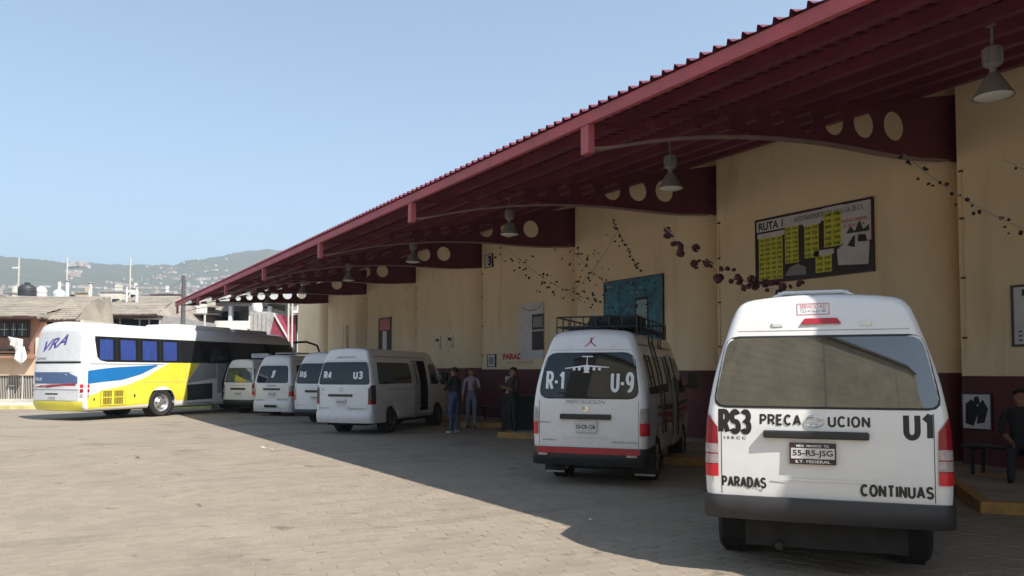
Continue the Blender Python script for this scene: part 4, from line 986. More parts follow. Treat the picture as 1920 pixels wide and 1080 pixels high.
rpatch('lower_hatch', rrect(1.10, 1.12, 0.68, 1.02, 0.06), m_rearp, 0.006, 4, 12)
rpatch('hatch_gap', [(-1.12, 1.03), (1.12, 1.03), (1.12, 1.06), (-1.12, 1.06)], m_gry, 0.007, 1)
rpatch('yellow_rear_skirt', [(-1.16, 0.34), (1.16, 0.34), (1.25, 0.66), (-1.25, 0.66)], m_yellow, 0.03)
rpatch('handle_recess', [(-0.22, 0.88), (0.42, 0.88), (0.42, 0.925), (-0.22, 0.925)], m_dark, 0.012, 1)
g = MB(); text_on(g, 'VRA', 1.2, 0.34, lambda x, y: bb.rx(0.1 - x, 2.62 + y + x * 0.22, 0.012), m_purple, 0.02, 0.6); g.build('lettering', eb)
g = MB(); text_on(g, 'EXPRESS', 0.55, 0.08, lambda x, y: bb.rx(0.75 - x, 2.10 + y, 0.012), m_gry, 0.02, 0.2); text_on(g, 'PLUS', 0.36, 0.10, lambda x, y: bb.rx(0.80 - x, 1.40 + y, 0.012), m_wht, 0.02, 0.2); text_on(g, '41 RB 2H', 0.36, 0.09, lambda x, y: bb.rx(0.1 - x, 0.76 + y, 0.014), m_gry, 0.02)
g.build('small_lettering', eb)
for sg in (-1, 1):
    g = MB()
    for k, z in enumerate((0.80, 0.96, 1.12)):
        vs = [bb.rx(sg * y, zz, 0.02) for zz in (z, z + 0.11) for y in (1.17, 1.21, 1.25)]
        g.add(vs, [(0, 1, 4, 3), (1, 2, 5, 4)], (m_lens, m_redd, m_red)[k])
        vs = [bs(xq, zz, 0.015, sg) for zz in (z, z + 0.11) for xq in (0.02, 0.12)]
        g.add(vs, [(0, 1, 3, 2)], (m_lens, m_redd, m_red)[k])
    g.build_split('tail_light', eb)
g = MB(); z0 = 3.36; g.box(4.3, 7.3, -0.8, 0.8, z0 - 0.08, z0 + 0.14, m_stuccow if False else MATS['coach white paint']); g.build('roof_air_unit', eb, bevel=0.08)
g = MB(); g.box(7.6, 9.6, -0.7, 0.7, z0 - 0.1, z0 + 0.10, m_rearp); g.build('roof_hatch', eb, bevel=0.06)
g = MB(); g.tube([(10.9, -1.1, 3.0), (11.5, -1.35, 3.05), (12.1, -1.5, 2.9), (12.35, -1.5, 2.5), (12.3, -1.5, 2.25)], 0.05, m_blackp, 8); g.box(12.2, 12.4, -1.62, -1.38, 1.85, 2.35, m_blackp); g.build('wing_mirror', eb, smooth=True)
g = MB(); vs = []
for k in range(9):
    x = BLN - 1.5 + 1.45 * k / 8; w_, z_ = bb.plan(x)
    for j in range(9): y = (-1 + j / 4) * 1.05; vs.append((x + 0.02, y * w_, z_ + 0.012 - 0.05 * abs(y) ** 3 * (z_ - 1.1) * 0.5))
g.add(vs, [(k * 9 + j, k * 9 + j + 1, (k + 1) * 9 + j + 1, (k + 1) * 9 + j) for k in range(8) for j in range(8)], m_glass); g.build('windscreen', eb, smooth=True)

# ------------------------------------------------------------------ WALL SIGNS
def wpt(y, z, off=0.0): return Vector((D - 0.012 - off, y, z))
def board(name, label, cat, yn, yf, z0, z1, back, frame=m_frame, fw=0.035, thick=0.03):
    e = empty(name, (D - 0.01, (yn + yf) / 2, z0), label=label, cat=cat)
    def add(mb, nm): 
        mb.v = [(v[0] - (D - 0.01), v[1] - (yn + yf) / 2, v[2] - z0) for v in mb.v]; return mb.build_split(nm, e) if nm in ('print', 'van_picture', 'white_print') else mb.build(nm, e)
    m = MB(); m.box(D - 0.01 - thick, D - 0.002, yn, yf, z0, z1, back); add(m, 'panel')
    if frame:
        m = MB()
        for a in ((yn - fw, yf + fw, z1, z1 + fw), (yn - fw, yf + fw, z0 - fw, z0), (yn - fw, yn, z0, z1), (yf, yf + fw, z0, z1)): m.box(D - 0.025 - thick, D - 0.001, a[0], a[1], a[2], a[3], frame)
        add(m, 'frame')
    return e, add, (lambda yc, zc, o=0.002: (lambda tx, ty: Vector((D - 0.01 - thick - o, yc - tx, zc + ty))))
def rect(mb, fn, x0, x1, y0, y1, m): poly_on(mb, [(x0, y0), (x1, y0), (x1, y1), (x0, y1)], fn, m)
# route board
yn, yf, z0, z1 = 8.40, 11.05, 3.54, 4.86
e, add, F = board('route_board', 'large RUTA 1 timetable board with yellow columns on the cream wall', 'sign', yn, yf, z0, z1, m_boardd)
f = F((yn + yf) / 2, (z0 + z1) / 2); W2, H2 = (yf - yn) / 2, (z1 - z0) / 2
g = MB(); rect(g, f, -W2, W2, H2 - 0.24, H2 - 0.01, m_postw); rect(g, f, W2 - 0.66, W2 - 0.01, -0.1, H2 - 0.24, m_postw); add(g, 'white_print')
g = MB(); f2 = F((yn + yf) / 2, (z0 + z1) / 2, 0.004)
text_on(g, 'RUTA 1', 0.62, 0.17, lambda x, y: f2(x - W2 + 0.37, y + H2 - 0.13), m_blk, 0.03)
text_on(g, 'AUTOTRANSPORTES DEL VALLE S.A. DE C.V.', 1.55, 0.10, lambda x, y: f2(x + 0.40, y + H2 - 0.115), m_blk, 0.01)
text_on(g, 'SALIDAS DIARIAS', 0.55, 0.07, lambda x, y: f2(x + W2 - 0.36, y + H2 - 0.33), m_postred, 0.02)
text_on(g, 'A TOLUCA', 0.45, 0.06, lambda x, y: f2(x + W2 - 0.36, y + H2 - 0.43), m_postred, 0.02); add(g, 'lettering')
for (x0, x1, y0, y1, cx, rows) in ((-1.27, -0.66, -0.62, 0.28, 4, 9), (-0.60, -0.27, -0.33, 0.42, 2, 8), (-0.13, 0.20, -0.28, 0.38, 2, 6), (0.32, 0.70, -0.12, 0.56, 2, 6), (0.12, 0.48, -0.60, -0.26, 2, 3)):
    g = MB(); rect(g, f2, x0, x1, y0, y1, m_panelg); rect(g, f2, x0 - 0.03, x1 + 0.05, y1, y1 + 0.10, m_postw); f3 = F((yn + yf) / 2, (z0 + z1) / 2, 0.006)
    cw = (x1 - x0) / cx; rh = (y1 - y0) / rows
    for c in range(cx):
        for r in range(rows): text_on(g, '%d:%02d' % (5 + (r + c * 3) % 16, (r * 20) % 60), cw * 0.7, rh * 0.55, lambda x, y: f3(x + x0 + (c + 0.5) * cw, y + y0 + (r + 0.5) * rh), m_blk, 0.03)
    add(g, 'timetable_column')
g = MB()  # printed van picture
for p, mm in (([(0.62, -0.5), (1.25, -0.55), (1.28, -0.15), (1.2, 0.05), (0.9, 0.06), (0.72, -0.12), (0.6, -0.2)], m_postw), ([(0.82, -0.15), (0.95, 0.02), (0.99, 0.02), (0.98, -0.2)], m_blk), ([(1.04, -0.1), (1.05, 0.03), (1.2, 0.02), (1.24, -0.12)], m_blk),
              ([(0.8, 0.08), (0.9, 0.22), (0.98, 0.1), (1.08, 0.3), (1.16, 0.12), (1.28, 0.2), (1.28, 0.07)], m_leaf), ([(-0.6, -0.58), (-0.1, -0.6), (-0.1, -0.45), (-0.3, -0.36), (-0.5, -0.42)], m_gry)): poly_on(g, p, f2 if mm == m_postw else F((yn + yf) / 2, (z0 + z1) / 2, 0.006), mm)
add(g, 'van_picture')
# teal poster
yn, yf, z0, z1 = 13.95, 16.2, 2.35, 4.05
e, add, F = board('teal_poster', 'large teal and blue printed poster above the roof rack', 'poster', yn, yf, z0, z1, m_teal, m_frame, 0.02)
f = F((yn + yf) / 2, (z0 + z1) / 2); g = MB(); rect(g, f, 0.1, 0.62, -0.55, 0.35, m_blk); rect(g, F((yn + yf) / 2, (z0 + z1) / 2, 0.004), 0.16, 0.56, -0.5, 0.28, m_teal2)
for k in range(46):
    x, y = rnd.uniform(-1.05, 0.9), rnd.uniform(-0.1, 0.75); s_ = rnd.uniform(0.015, 0.05); rect(g, F((yn + yf) / 2, (z0 + z1) / 2, 0.005), x, x + s_ * 2, y, y + s_, rnd.choice([m_teal2, m_purple, m_boardd, m_blk]))
add(g, 'print')
# right edge poster
yn, yf, z0, z1 = 5.05, 6.02, 2.08, 2.98
e, add, F = board('service_poster', 'white framed poster with a ring emblem at the right edge', 'poster', yn, yf, z0, z1, m_postw)
yc, zc = (yn + yf) / 2, (z0 + z1) / 2; f = F(yc, zc); g = MB()
text_on(g, 'RUTA', 0.72, 0.10, lambda x, y: f(x, y + 0.36), m_blk, 0.04)
for k in range(24):
    a0, a1 = R_(15 * k), R_(15 * k + 15.0); poly_on(g, [(0.24 * math.cos(a0), 0.08 + 0.24 * math.sin(a0)), (0.24 * math.cos(a1), 0.08 + 0.24 * math.sin(a1)), (0.17 * math.cos(a1), 0.08 + 0.17 * math.sin(a1)), (0.17 * math.cos(a0), 0.08 + 0.17 * math.sin(a0))], f, m_gry)
poly_on(g, [(-.05, -.05), (.05, -.05), (.06, .15), (-.02, .2)], f, m_gry)
for r in range(3):
    for c in range(8): rect(g, f, -0.42 + c * 0.11, -0.37 + c * 0.11, -0.26 - r * 0.07, -0.235 - r * 0.07, m_blk)
add(g, 'print')
# white banner with photographs
yn, yf, z0, z1 = 19.12, 20.4, 2.05, 3.78
e, add, F = board('photo_banner', 'pale hanging banner with dark photographs behind the roof rack van', 'banner', yn, yf, z0, z1, m_postw, None)
f = F((yn + yf) / 2, (z0 + z1) / 2); g = MB(); rect(g, f, 0.02, 0.66, 0.02, 0.50, m_blk); rect(g, f, 0.02, 0.66, -0.60, -0.02, m_boardd); rect(g, F((yn + yf) / 2, (z0 + z1) / 2, .004), 0.08, 0.6, 0.10, 0.42, m_gry)
for k in range(10):
    a0 = R_(200 + 14 * k); a1 = R_(214 + 14 * k); poly_on(g, [(0.6 * math.cos(a0), 0.9 + 0.25 * math.sin(a0)), (0.6 * math.cos(a1), 0.9 + 0.25 * math.sin(a1)), (0.6 * math.cos(a1), 0.86 + 0.25 * math.sin(a1)), (0.6 * math.cos(a0), 0.86 + 0.25 * math.sin(a0))], f, m_gry)
add(g, 'print')
# red lettering on the wall
e, add, F = board('wall_lettering_panel', 'cream notice with red lettering just above the maroon dado', 'sign', 19.75, 21.6, 1.86, 2.28, m_cream, None, thick=0.012)
g = MB(); f = F(20.7, 2.14); text_on(g, 'PARADAS', 1.55, 0.20, f, m_postred, 0.06); text_on(g, 'SERVICIO DE PASAJE', 1.5, 0.07, F(20.5, 1.94), m_gry, 0.01); add(g, 'lettering')
def simple_board(name, label, cat, yn, yf, z0, z1, back, print_, frame=m_frame):
    e, add, F = board(name, label, cat, yn, yf, z0, z1, back, frame, 0.02)
    g = MB(); print_(g, F((yn + yf) / 2, (z0 + z1) / 2), (yf - yn) / 2, (z1 - z0) / 2); add(g, 'print'); return e
simple_board('bay_number', 'small plate with the number 3 high on the cream wall', 'sign', 22.15, 22.62, 5.2, 5.62, m_postw, lambda g, f, w, h: text_on(g, '3', w * 1.1, h * 1.6, lambda x, y: f(x + w * .3, y), m_blk, 0.05))
simple_board('notice_frame', 'small framed notice above the dado beside the standing men', 'notice', 21.95, 22.45, 1.83, 2.22, m_postw, lambda g, f, w, h: rect(g, f, -w * .6, w * .6, -h * .6, h * .6, m_gry))
simple_board('red_banner', 'tall narrow red topped banner with a white figure', 'banner', 30.7, 32.0, 2.35, 4.0, m_brownw, lambda g, f, w, h: (rect(g, f, -w * .85, w * .85, h * .35, h * .95, m_postred), rect(g, f, -w * .35, w * .35, -h * .9, h * .3, m_postw)))
for k, (y_, lab) in enumerate(((25.0, 'small framed notice, right one of the pair over the van roof'), (26.0, 'small framed notice, left one of the pair over the van roof'))):
    simple_board('notice_frame', lab, 'notice', y_, y_ + 0.45, 2.55, 3.0, m_cream, lambda g, f, w, h: (rect(g, f, -w * .6, w * .6, h * .1, h * .6, m_brownw), rect(g, f, w * .45, w * .6, -h * .9, h * .1, m_brownw)), m_postw)
simple_board('notice_frame', 'thin dark notice on the farthest cream wall bay', 'notice', 36.0, 36.5, 2.5, 3.9, m_cream, lambda g, f, w, h: rect(g, f, w * .3, w * .6, -h, h, m_brownw), m_cream)
e, add, F = board('white_paper', 'white paper sheet taped to the maroon dado', 'paper', 21.0, 21.33, 0.95, 1.5, m_postw, None, thick=0.018)
# black and white animal board beside near van
e, add, F = board('picture_board', 'white board with black splashes, propped on the walkway right of the big van', 'board', 6.40, 6.84, 0.72, 1.28, m_postw, m_frame, 0.02)
f = F(6.62, 1.0); g = MB()
for p in ([(-.18, -.2), (-.05, -.24), (0.05, 0.05), (-.08, .2), (-.17, .12)], [(.0, -.2), (.12, -.18), (.18, .05), (.1, .2), (.03, .1)], [(-.06, .1), (.06, .12), (.03, .25), (-.03, .24)]): poly_on(g, p, f, m_blk)
add(g, 'print')

# ------------------------------------------------------------------ GARLANDS
def garland(label, a, b, sag, n, size, m1, scatter=0.10, extra=(), group='paper flower garlands under the roof'):
    a = Vector(a); b = Vector(b); e = empty('flower_garland', a, label=label, cat='garland', group=group)
    pts = [a + (b - a) * t + Vector((0, 0, -4 * sag * t * (1 - t))) - a for t in [i / 24 for i in range(25)]]
    g = MB(); g.tube(pts, 0.007, m_string, 5); g.build('string', e)
    for i in range(n):
        t = (i + rnd.random() * 0.8) / n; p = (b - a) * t + Vector((0, 0, -4 * sag * t * (1 - t)))
        p += Vector((rnd.gauss(0, scatter), rnd.gauss(0, scatter), rnd.gauss(0, scatter) - 0.03))
        g = MB(); s_ = size * rnd.uniform(0.55, 1.25)
        for k in range(6):
            dv = Vector((rnd.gauss(0, 1), rnd.gauss(0, 1), rnd.gauss(0, 1))).normalized(); u = dv.orthogonal().normalized(); w = dv.cross(u)
            c = dv * s_ * 0.35; r = s_ * 0.42
            g.add([c + u * r, c + w * r, c - u * r, c - w * r, c + dv * r * 0.6, c - dv * r * 0.9], [(0, 1, 4), (1, 2, 4), (2, 3, 4), (3, 0, 4), (1, 0, 5), (2, 1, 5), (3, 2, 5), (0, 3, 5)], m1)
        o = g.build('flower', e); o.location = p
garland('thick dark red flower garland between the teal poster and the route board', pt(1246, 421, 11.2), pt(1500, 548, 9.6), 0.22, 44, 0.10, m_flower, 0.075)
garland('dark flower garland hanging across the upper right wall corner', pt(1702, 284, 11.0), pt(1960, 440, 8.6), 0.12, 26, 0.05, m_flowerd, 0.05)
garland('short garland piece near the top right poster', pt(1890, 295, 9.4), pt(2010, 330, 9.2), 0.05, 4, 0.06, m_flowerd, 0.03)
garland('long garland of small dark flowers starting beside the number 3 plate', pt(935, 448, 23), pt(1140, 572, 18.5), 0.3, 60, 0.06, m_flowerd, 0.16)
garland('straight short garland running down to the teal poster', pt(1150, 408, 17.5), pt(1202, 508, 16.5), 0.03, 22, 0.055, m_flowerd, 0.03)
garland('sparse garland crossing left of the teal poster', pt(1066, 455, 19), pt(1150, 540, 17.5), 0.1, 34, 0.05, m_flowerd, 0.22)
garland('faint garland sloping up from the wall corner left of the teal poster', pt(1050, 560, 19.5), pt(1160, 430, 17.5), 0.25, 26, 0.045, m_flowerd, 0.15)

# ------------------------------------------------------------------ PEOPLE
def person(label, p0, rz, shirt, trousers, shoes, pose='stand', h=1.0, bag=False, arms='down', lean=0.0, hat=None):
    e = empty('person', p0, rz, label=label, cat='person')
    J = {}; ED = []
    def j(n, x, y, z, rx, ry, m): J[n] = (Vector((x, y, z)), rx, ry, m)
    sit = pose == 'sit'
    pz = 0.50 if sit else 0.93
    j('pelvis', 0, 0, pz, .15, .12, trousers); j('waist', 0.0 + lean * .3, 0, pz + .12, .145, .11, trousers); j('belly', lean * .5, 0, pz + .22, .15, .115, shirt)
    j('chest', lean, 0, pz + .40, .175, .12, shirt); j('collar', lean * 1.1, 0, pz + .52, .10, .08, shirt); j('neck', lean * 1.3, 0, pz + .585, .055, .055, m_skin)
    j('jaw', lean * 1.3 + .015, 0, pz + .655, .072, .085, m_skin); j('skull', lean * 1.3, 0, pz + .735, .082, .098, m_skin); j('crown', lean * 1.3, 0, pz + .80, .055, .065, m_skin)
    ED += [('pelvis', 'waist'), ('waist', 'belly'), ('belly', 'chest'), ('chest', 'collar'), ('collar', 'neck'), ('neck', 'jaw'), ('jaw', 'skull'), ('skull', 'crown')]
    j('nose', lean * 1.3 + .108, 0, pz + .70, .012, .014, m_skin); ED += [('skull', 'nose')]
    for s, sg in (('l', 1), ('r', -1)):
        j('ear' + s, lean * 1.3, sg * .088, pz + .71, .014, .02, m_skin); ED += [('skull', 'ear' + s)]
        j('sh' + s, lean, sg * .185, pz + .475, .062, .062, shirt); ED += [('collar', 'sh' + s)]
        if arms == 'front' or (arms == 'one' and sg > 0):
            el = (lean + .10, sg * .24, pz + .22); ha = (lean + .30, sg * .12, pz + .30)
        elif arms == 'knee': el = (lean + .12, sg * .25, pz + .24); ha = (lean + .34, sg * .14, pz + .12)
        else: el = (lean + .00, sg * .235, pz + .20); ha = (lean + .05, sg * .25, pz - .04)
        j('el' + s, *el, .045, .045, shirt); j('wr' + s, *ha, .03, .03, m_skin); E_ = Vector(ha) - Vector(el); E_.normalize(); pm = Vector(ha) + E_ * .07
        j('pa' + s, *pm, .036, .022, m_skin); ED += [('sh' + s, 'el' + s), ('el' + s, 'wr' + s), ('wr' + s, 'pa' + s)]
        sd = Vector((0, 1, 0)).cross(E_).normalized() if abs(E_.y) < .9 else Vector((1, 0, 0)); cr = E_.cross(sd).normalized()
        for q in range(4):
            t = pm + sd * ((q - 1.5) * .019) + E_ * .035; u = t + E_ * (.05 - abs(q - 1.3) * .006) + cr * .012 * sg
            j('f%s%d' % (s, q), *t, .0095, .0095, m_skin); j('g%s%d' % (s, q), *u, .008, .008, m_skin); ED += [('pa' + s, 'f%s%d' % (s, q)), ('f%s%d' % (s, q), 'g%s%d' % (s, q))]
        t = pm - E_ * .02 + sd * .045; j('th' + s, *t, .011, .011, m_skin); ED += [('pa' + s, 'th' + s)]
        j('hip' + s, 0, sg * .09, pz - .04, .10, .10, trousers)
        if sit: kn = (.42, sg * .13, .50); an = (.44, sg * .14, .09)
        else:
            st = .10 if pose == 'stride' else .02; kn = (.03 + sg * st * .6, sg * .10, .50); an = (-.02 + sg * st * 1.6, sg * .11, .09)
        j('kn' + s, *kn, .068, .068, trousers); j('cf' + s, kn[0] * .45 + an[0] * .55 - .015, kn[1] * .5 + an[1] * .5, .33, .062, .062, trousers); j('an' + s, *an, .052, .052, trousers); j('heel' + s, an[0] - .03, an[1], .045, .04, .04, shoes); j('toe' + s, an[0] + .17, an[1] + sg * .02, .035, .042, .03, shoes)
        ED += [('pelvis', 'hip' + s), ('hip' + s, 'kn' + s), ('kn' + s, 'cf' + s), ('cf' + s, 'an' + s), ('an' + s, 'heel' + s), ('heel' + s, 'toe' + s)]
    names = list(J); me = bpy.data.meshes.new('body'); me.from_pydata([J[n_][0] * h for n_ in names], [(names.index(a), names.index(b)) for a, b in ED], [])
    o = bpy.data.objects.new('skin_tmp', me); COL.objects.link(o); md = o.modifiers.new('s', 'SKIN'); md.use_smooth_shade = True
    for i, n_ in enumerate(names):
        sv = me.skin_vertices[0].data[i]; sv.radius = (J[n_][1] * h, J[n_][2] * h); sv.use_root = n_ == 'pelvis'
    ss = o.modifiers.new('d', 'SUBSURF'); ss.levels = 2; ss.render_levels = 2
    dg = bpy.context.evaluated_depsgraph_get(); nm = bpy.data.meshes.new_from_object(o.evaluated_get(dg)); bpy.data.objects.remove(o)
    ml = []; nm.materials.clear()
    for n_ in names:
        if J[n_][3] not in ml: ml.append(J[n_][3]); nm.materials.append(J[n_][3])
    samp = []
    for a, b in ED:
        if a[:2] in ('wr',) or a[0] in 'fgt' and a[:3] != 'toe': pass
        for t in (0.15, 0.4, 0.6, 0.85): samp.append((J[a][0].lerp(J[b][0], t) * h, ml.index(J[a][3] if t < .5 else J[b][3]), (J[a][1] * (1 - t) + J[b][1] * t) * h))
    for p in nm.polygons:
        c = p.center; p.material_index = min(samp, key=lambda q: (q[0] - c).length - q[2])[1]; p.use_smooth = True
    ob = bpy.data.objects.new('body', nm); COL.objects.link(ob); ob.parent = e
    g = MB(); hc = Vector((lean * 1.3 - .012, 0, pz + .745)) * h; vs = []; n1, n2 = 12, 7
    for a in range(n2):
        ph = R_(90 - a * 17)
        for b in range(n1):
            th = 2 * math.pi * b / n1; rr_ = 0.102 * (1 + .04 * math.sin(3 * th)); dz = math.sin(ph) * .100
            if a >= 4 and math.cos(th) > .2: dz = math.sin(R_(90 - 3.6 * 17)) * .100
            vs.append(hc + Vector((math.cos(ph) * math.cos(th) * .112, math.cos(ph) * math.sin(th) * .098, dz)) * h)
    g.add(vs, [(a * n1 + b, a * n1 + (b + 1) % n1, (a + 1) * n1 + (b + 1) % n1, (a + 1) * n1 + b) for a in range(n2 - 1) for b in range(n1)], hat or m_hair); g.build('cap' if hat else 'hair', e, smooth=True, angle=80)
    for sg in (-1, 1):
        g = MB(); M = Matrix.Translation(Vector((lean * 1.3 + .088, sg * .032, pz + .725)) * h); g.lathe([(0, .008), (.007, .006), (.01, 0), (.007, -.006), (0, -.008)], m_blk, 8, M); g.build('eye', e)
    return e
person('person in dark jacket and blue jeans beside the open van door', gp(852, 20.6), VA + R_(70), m_darkc, m_jean, m_shoe, arms='front')
person('person in pale shirt and grey trousers behind the one in the dark jacket', gp(884, 22.6), VA + R_(200), m_lilac, m_greyt, m_shoed, pose='stride', arms='one')
person('person in dark clothes standing by the dark counter', gp(962, 19.9, 0.0), VA + R_(150), m_maroonc, m_darkc, m_shoed, arms='front')
# seated man on a bench at right edge
def bench(p, rz, label, L=1.5):
    e = empty('bench', p, rz, label=label, cat='bench', group='benches on the walkway')
    g = MB(); g.box(-0.2, 0.2, -L / 2, L / 2, 0.40, 0.44, m_blackp); g.build('seat', e, bevel=0.01)
    for y in (-L / 2 + 0.15, L / 2 - 0.15):
        g = MB(); g.box(-0.17, -0.13, y - 0.02, y + 0.02, 0, 0.40, m_blackp); g.box(0.13, 0.17, y - 0.02, y + 0.02, 0, 0.40, m_blackp); g.box(-0.17, 0.17, y - 0.018, y + 0.018, 0.36, 0.398, m_blackp); g.build('leg', e)
sp_ = gp(1910, 11.0, 0.135)
bench(sp_, R_(180), 'dark bench under the seated man at the right edge')
person('seated person in black top and dark jeans at the right edge', sp_ + Vector((0.02, 0, -0.06)) , R_(205), m_darkc, m_darkj, m_shoed, pose='sit', arms='knee', lean=.10)
bench(gp(925, 23.6, 0.134), R_(180), 'dark bench below the white paper on the maroon dado', 1.8)
# dark counter
ec = empty('counter', gp(988, 20.6, 0.0), VA, label='dark ticket counter just left of the roof rack van', cat='counter')
g = MB(); g.box(-0.35, 0.35, -0.6, 0.6, 0.05, 0.98, m_darkc); g.build('cabinet', ec, bevel=0.01)
g = MB(); g.box(-0.4, 0.4, -0.65, 0.65, 0.983, 1.02, m_brownw); g.build('top', ec, bevel=0.01)

# ------------------------------------------------------------------ FAR SIDE OF THE STREET
def rel(base_px, dep):      # a frame facing the camera: x right, y away
    p = gp(base_px, dep); return p
FR = -YAW
def H(name, label, cat, px0, dep, **k): return empty(name, gp(px0, dep), FR, label=label, cat=cat, **k)
def sx(px, dep, px0): return (px - px0) / F_PX * dep
def zy(py, dep): return EYE + (697 - py) / F_PX * dep
# kerb along the street
g = MB(); g.box(-14, 9.5, -0.12, 0.12, -0.01, 0.16, mat('pale yellow kerb', (0.62, 0.55, 0.22), 0.8, var=0.3)); g.box(-14, 9.5, 0.12, 3.4, -0.01, 0.15, m_pale)
o = g.build('pavement_kerb'); o.location = gp(0, 34.2); o.rotation_euler.z = FR; tag(o, kind='structure')
# house A
dA = 38.0; A = H('peach_house', 'orange and peach house with a weathered tile roof behind the coach rear', 'house', 0, dA)
X = lambda px: sx(px, dA, 0); Z = lambda py: zy(py, dA)
g = MB()
g.box(X(-160), X(138), 0.3, 9, 0, Z(672), m_pale)
g.box(X(-160), X(138), 0.02, 0.3, Z(704), Z(672), m_peach); g.box(X(-160), X(66), -0.5, 0.3, Z(672), Z(664), m_orange); g.box(X(-160), X(66), 0.2, 9, Z(664), Z(596), m_orange)
g.box(X(52), X(82), 0.15, 0.2, Z(664), Z(596), m_orange); g.box(X(66), X(84), 0.0, 0.2, Z(668), Z(633), m_pale)
g.box(X(84), X(138), 0.6, 9, Z(672), Z(598), m_pale); g.box(X(-160), X(138), -0.05, 0.3, 0, 0.3, m_pale)
g.build('wall', A)
g = MB(); g.box(X(-160), X(52), 0.10, 0.198, Z(632), Z(600), m_brownw); g.build('window_recess', A)
for a, b in ((-30, -6), (-2, 14), (18, 28), (31, 48)):
    g = MB(); g.box(X(a), X(b), 0.05, 0.098, Z(630), Z(606), m_darkw); w_ = g.build('window', A)
    g = MB(); g.box(X(a), X(b), 0.03, 0.048, Z(618), Z(617), m_bars); g.box(X((a + b) / 2 - .4), X((a + b) / 2 + .4), 0.03, 0.047, Z(630), Z(606), m_bars); g.build('frame', w_)
g = MB(); g.box(X(-160), X(45), -0.55, -0.52, Z(665), Z(664), m_blackp); g.box(X(-160), X(52), -0.5, 0.1, Z(659), Z(655), m_dark); g.build('balcony_ledge', A)
# grille
gr = MB(); gr.box(X(-160), X(74), 0.25, 0.295, Z(760), Z(704), m_brownw); gr.build('grille_backing', A)
for k in range(44):
    px = -60 + k * 3.1
    if px > 73: break
    g = MB(); g.tube([(X(px), 0.12, 0.25), (X(px), 0.12, Z(703))], 0.014, m_bars, 6); g.build('bar', A)
g = MB(); g.box(X(15), X(16.5), 0.05, 0.1, 0.1, Z(722), m_bars); g.box(X(15), X(27), 0.05, 0.1, Z(724), Z(722), m_bars); g.box(X(41), X(43), 0.05, 0.1, 0.1, Z(703), m_bars); g.box(X(-2), X(74), 0.05, 0.11, 0.15, 0.28, m_bars); g.build('gate_frame', A)
def tiled_roof(parent, x0, x1, y0, z0, y1, z1, hipL, hipR, rows, m=m_tileroof, name='roof'):
    g = MB(); th = 0.05
    for r in range(rows):
        t0, t1 = r / rows, (r + 1) / rows + 0.02
        a0, a1 = x0 + hipL * t0, x1 - hipR * t0; b0, b1 = x0 + hipL * t1, x1 - hipR * t1
        ya, yb = y0 + (y1 - y0) * t0, y0 + (y1 - y0) * t1; za, zb_ = z0 + (z1 - z0) * t0, z0 + (z1 - z0) * t1
        n_ = 24; vs = []
        for i in range(n_ + 1):
            u = i / n_; w = 0.03 * rnd.uniform(-1, 1)
            vs += [(a0 + (a1 - a0) * u, ya + w, za + th), (a0 + (a1 - a0) * u, ya + w, za - 0.03), (b0 + (b1 - b0) * u, yb, zb_ + 0.0)]
        g.add(vs, [(3 * i, 3 * i + 3, 3 * i + 5, 3 * i + 2) for i in range(n_)] + [(3 * i, 3 * i + 1, 3 * i + 4, 3 * i + 3) for i in range(n_)], m)
    g.add([(x0, y0, z0 - .12), (x1, y0, z0 - .12), (x1, y0, z0), (x0, y0, z0)], [(0, 1, 2, 3)], m_brownw)
    g.add([(x0, y0, z0 - .05), (x0 + hipL, y1, z1), (x0 + hipL, y1 + 3, z0)], [(0, 1, 2)], m); g.add([(x1, y0, z0 - .05), (x1 - hipR, y1, z1), (x1 - hipR * 0.3, y1 + (3 if hipR > 1 else 0.4), z0)], [(0, 1, 2)], m)
    return g.build(name, parent)
def Zd(py, d): return EYE + (697 - py) / F_PX * d
tiled_roof(A, X(-160), X(86), -0.8, Z(594), 6, Zd(556, 44), 0, 0, 12)
tiled_roof(A, X(70), X(138), 0.1, Z(598), 2.6, Zd(562, 40.6), 0, 0.5, 10)
def cloth(label, px0, px1, py0, py1, dep, seed):
    q = random.Random(seed); g = MB(); n1, n2 = 9, 8; vs = []
    for b in range(n2 + 1):
        for a in range(n1 + 1):
            t, u = a / n1, b / n2; w = 1 - 0.35 * u * (seed % 2) - 0.25 * (1 - u) * (1 - seed % 2)
            p = pt(px0 + (px1 - px0) * (0.5 + (t - 0.5) * w) + 3 * u * math.sin(seed + t * 5), py0 + (py1 - py0) * u * (0.82 + 0.18 * math.sin(t * 7 + seed)) + 5 * t * (seed % 2), dep)
            p += FW * (0.07 * math.sin(t * 13 + u * 2) * (0.3 + u) + q.uniform(-.012, .012)); vs.append(p)
    k = n1 + 1; g.add(vs, [(b * k + a, b * k + a + 1, (b + 1) * k + a + 1, (b + 1) * k + a) for b in range(n2) for a in range(n1)], m_cloth)
    o = g.build('hanging_cloth', smooth=True, angle=80); md = o.modifiers.new('cloth', 'SOLIDIFY'); md.thickness = 0.01
    tag(o, label, 'cloth', 'white cloths on the orange house')
cloth('upper white cloth hanging on the orange house balcony', 14, 42, 631, 655, 37.3, 3)
cloth('lower white cloth hanging below the balcony', 27, 48, 650, 684, 37.2, 4)
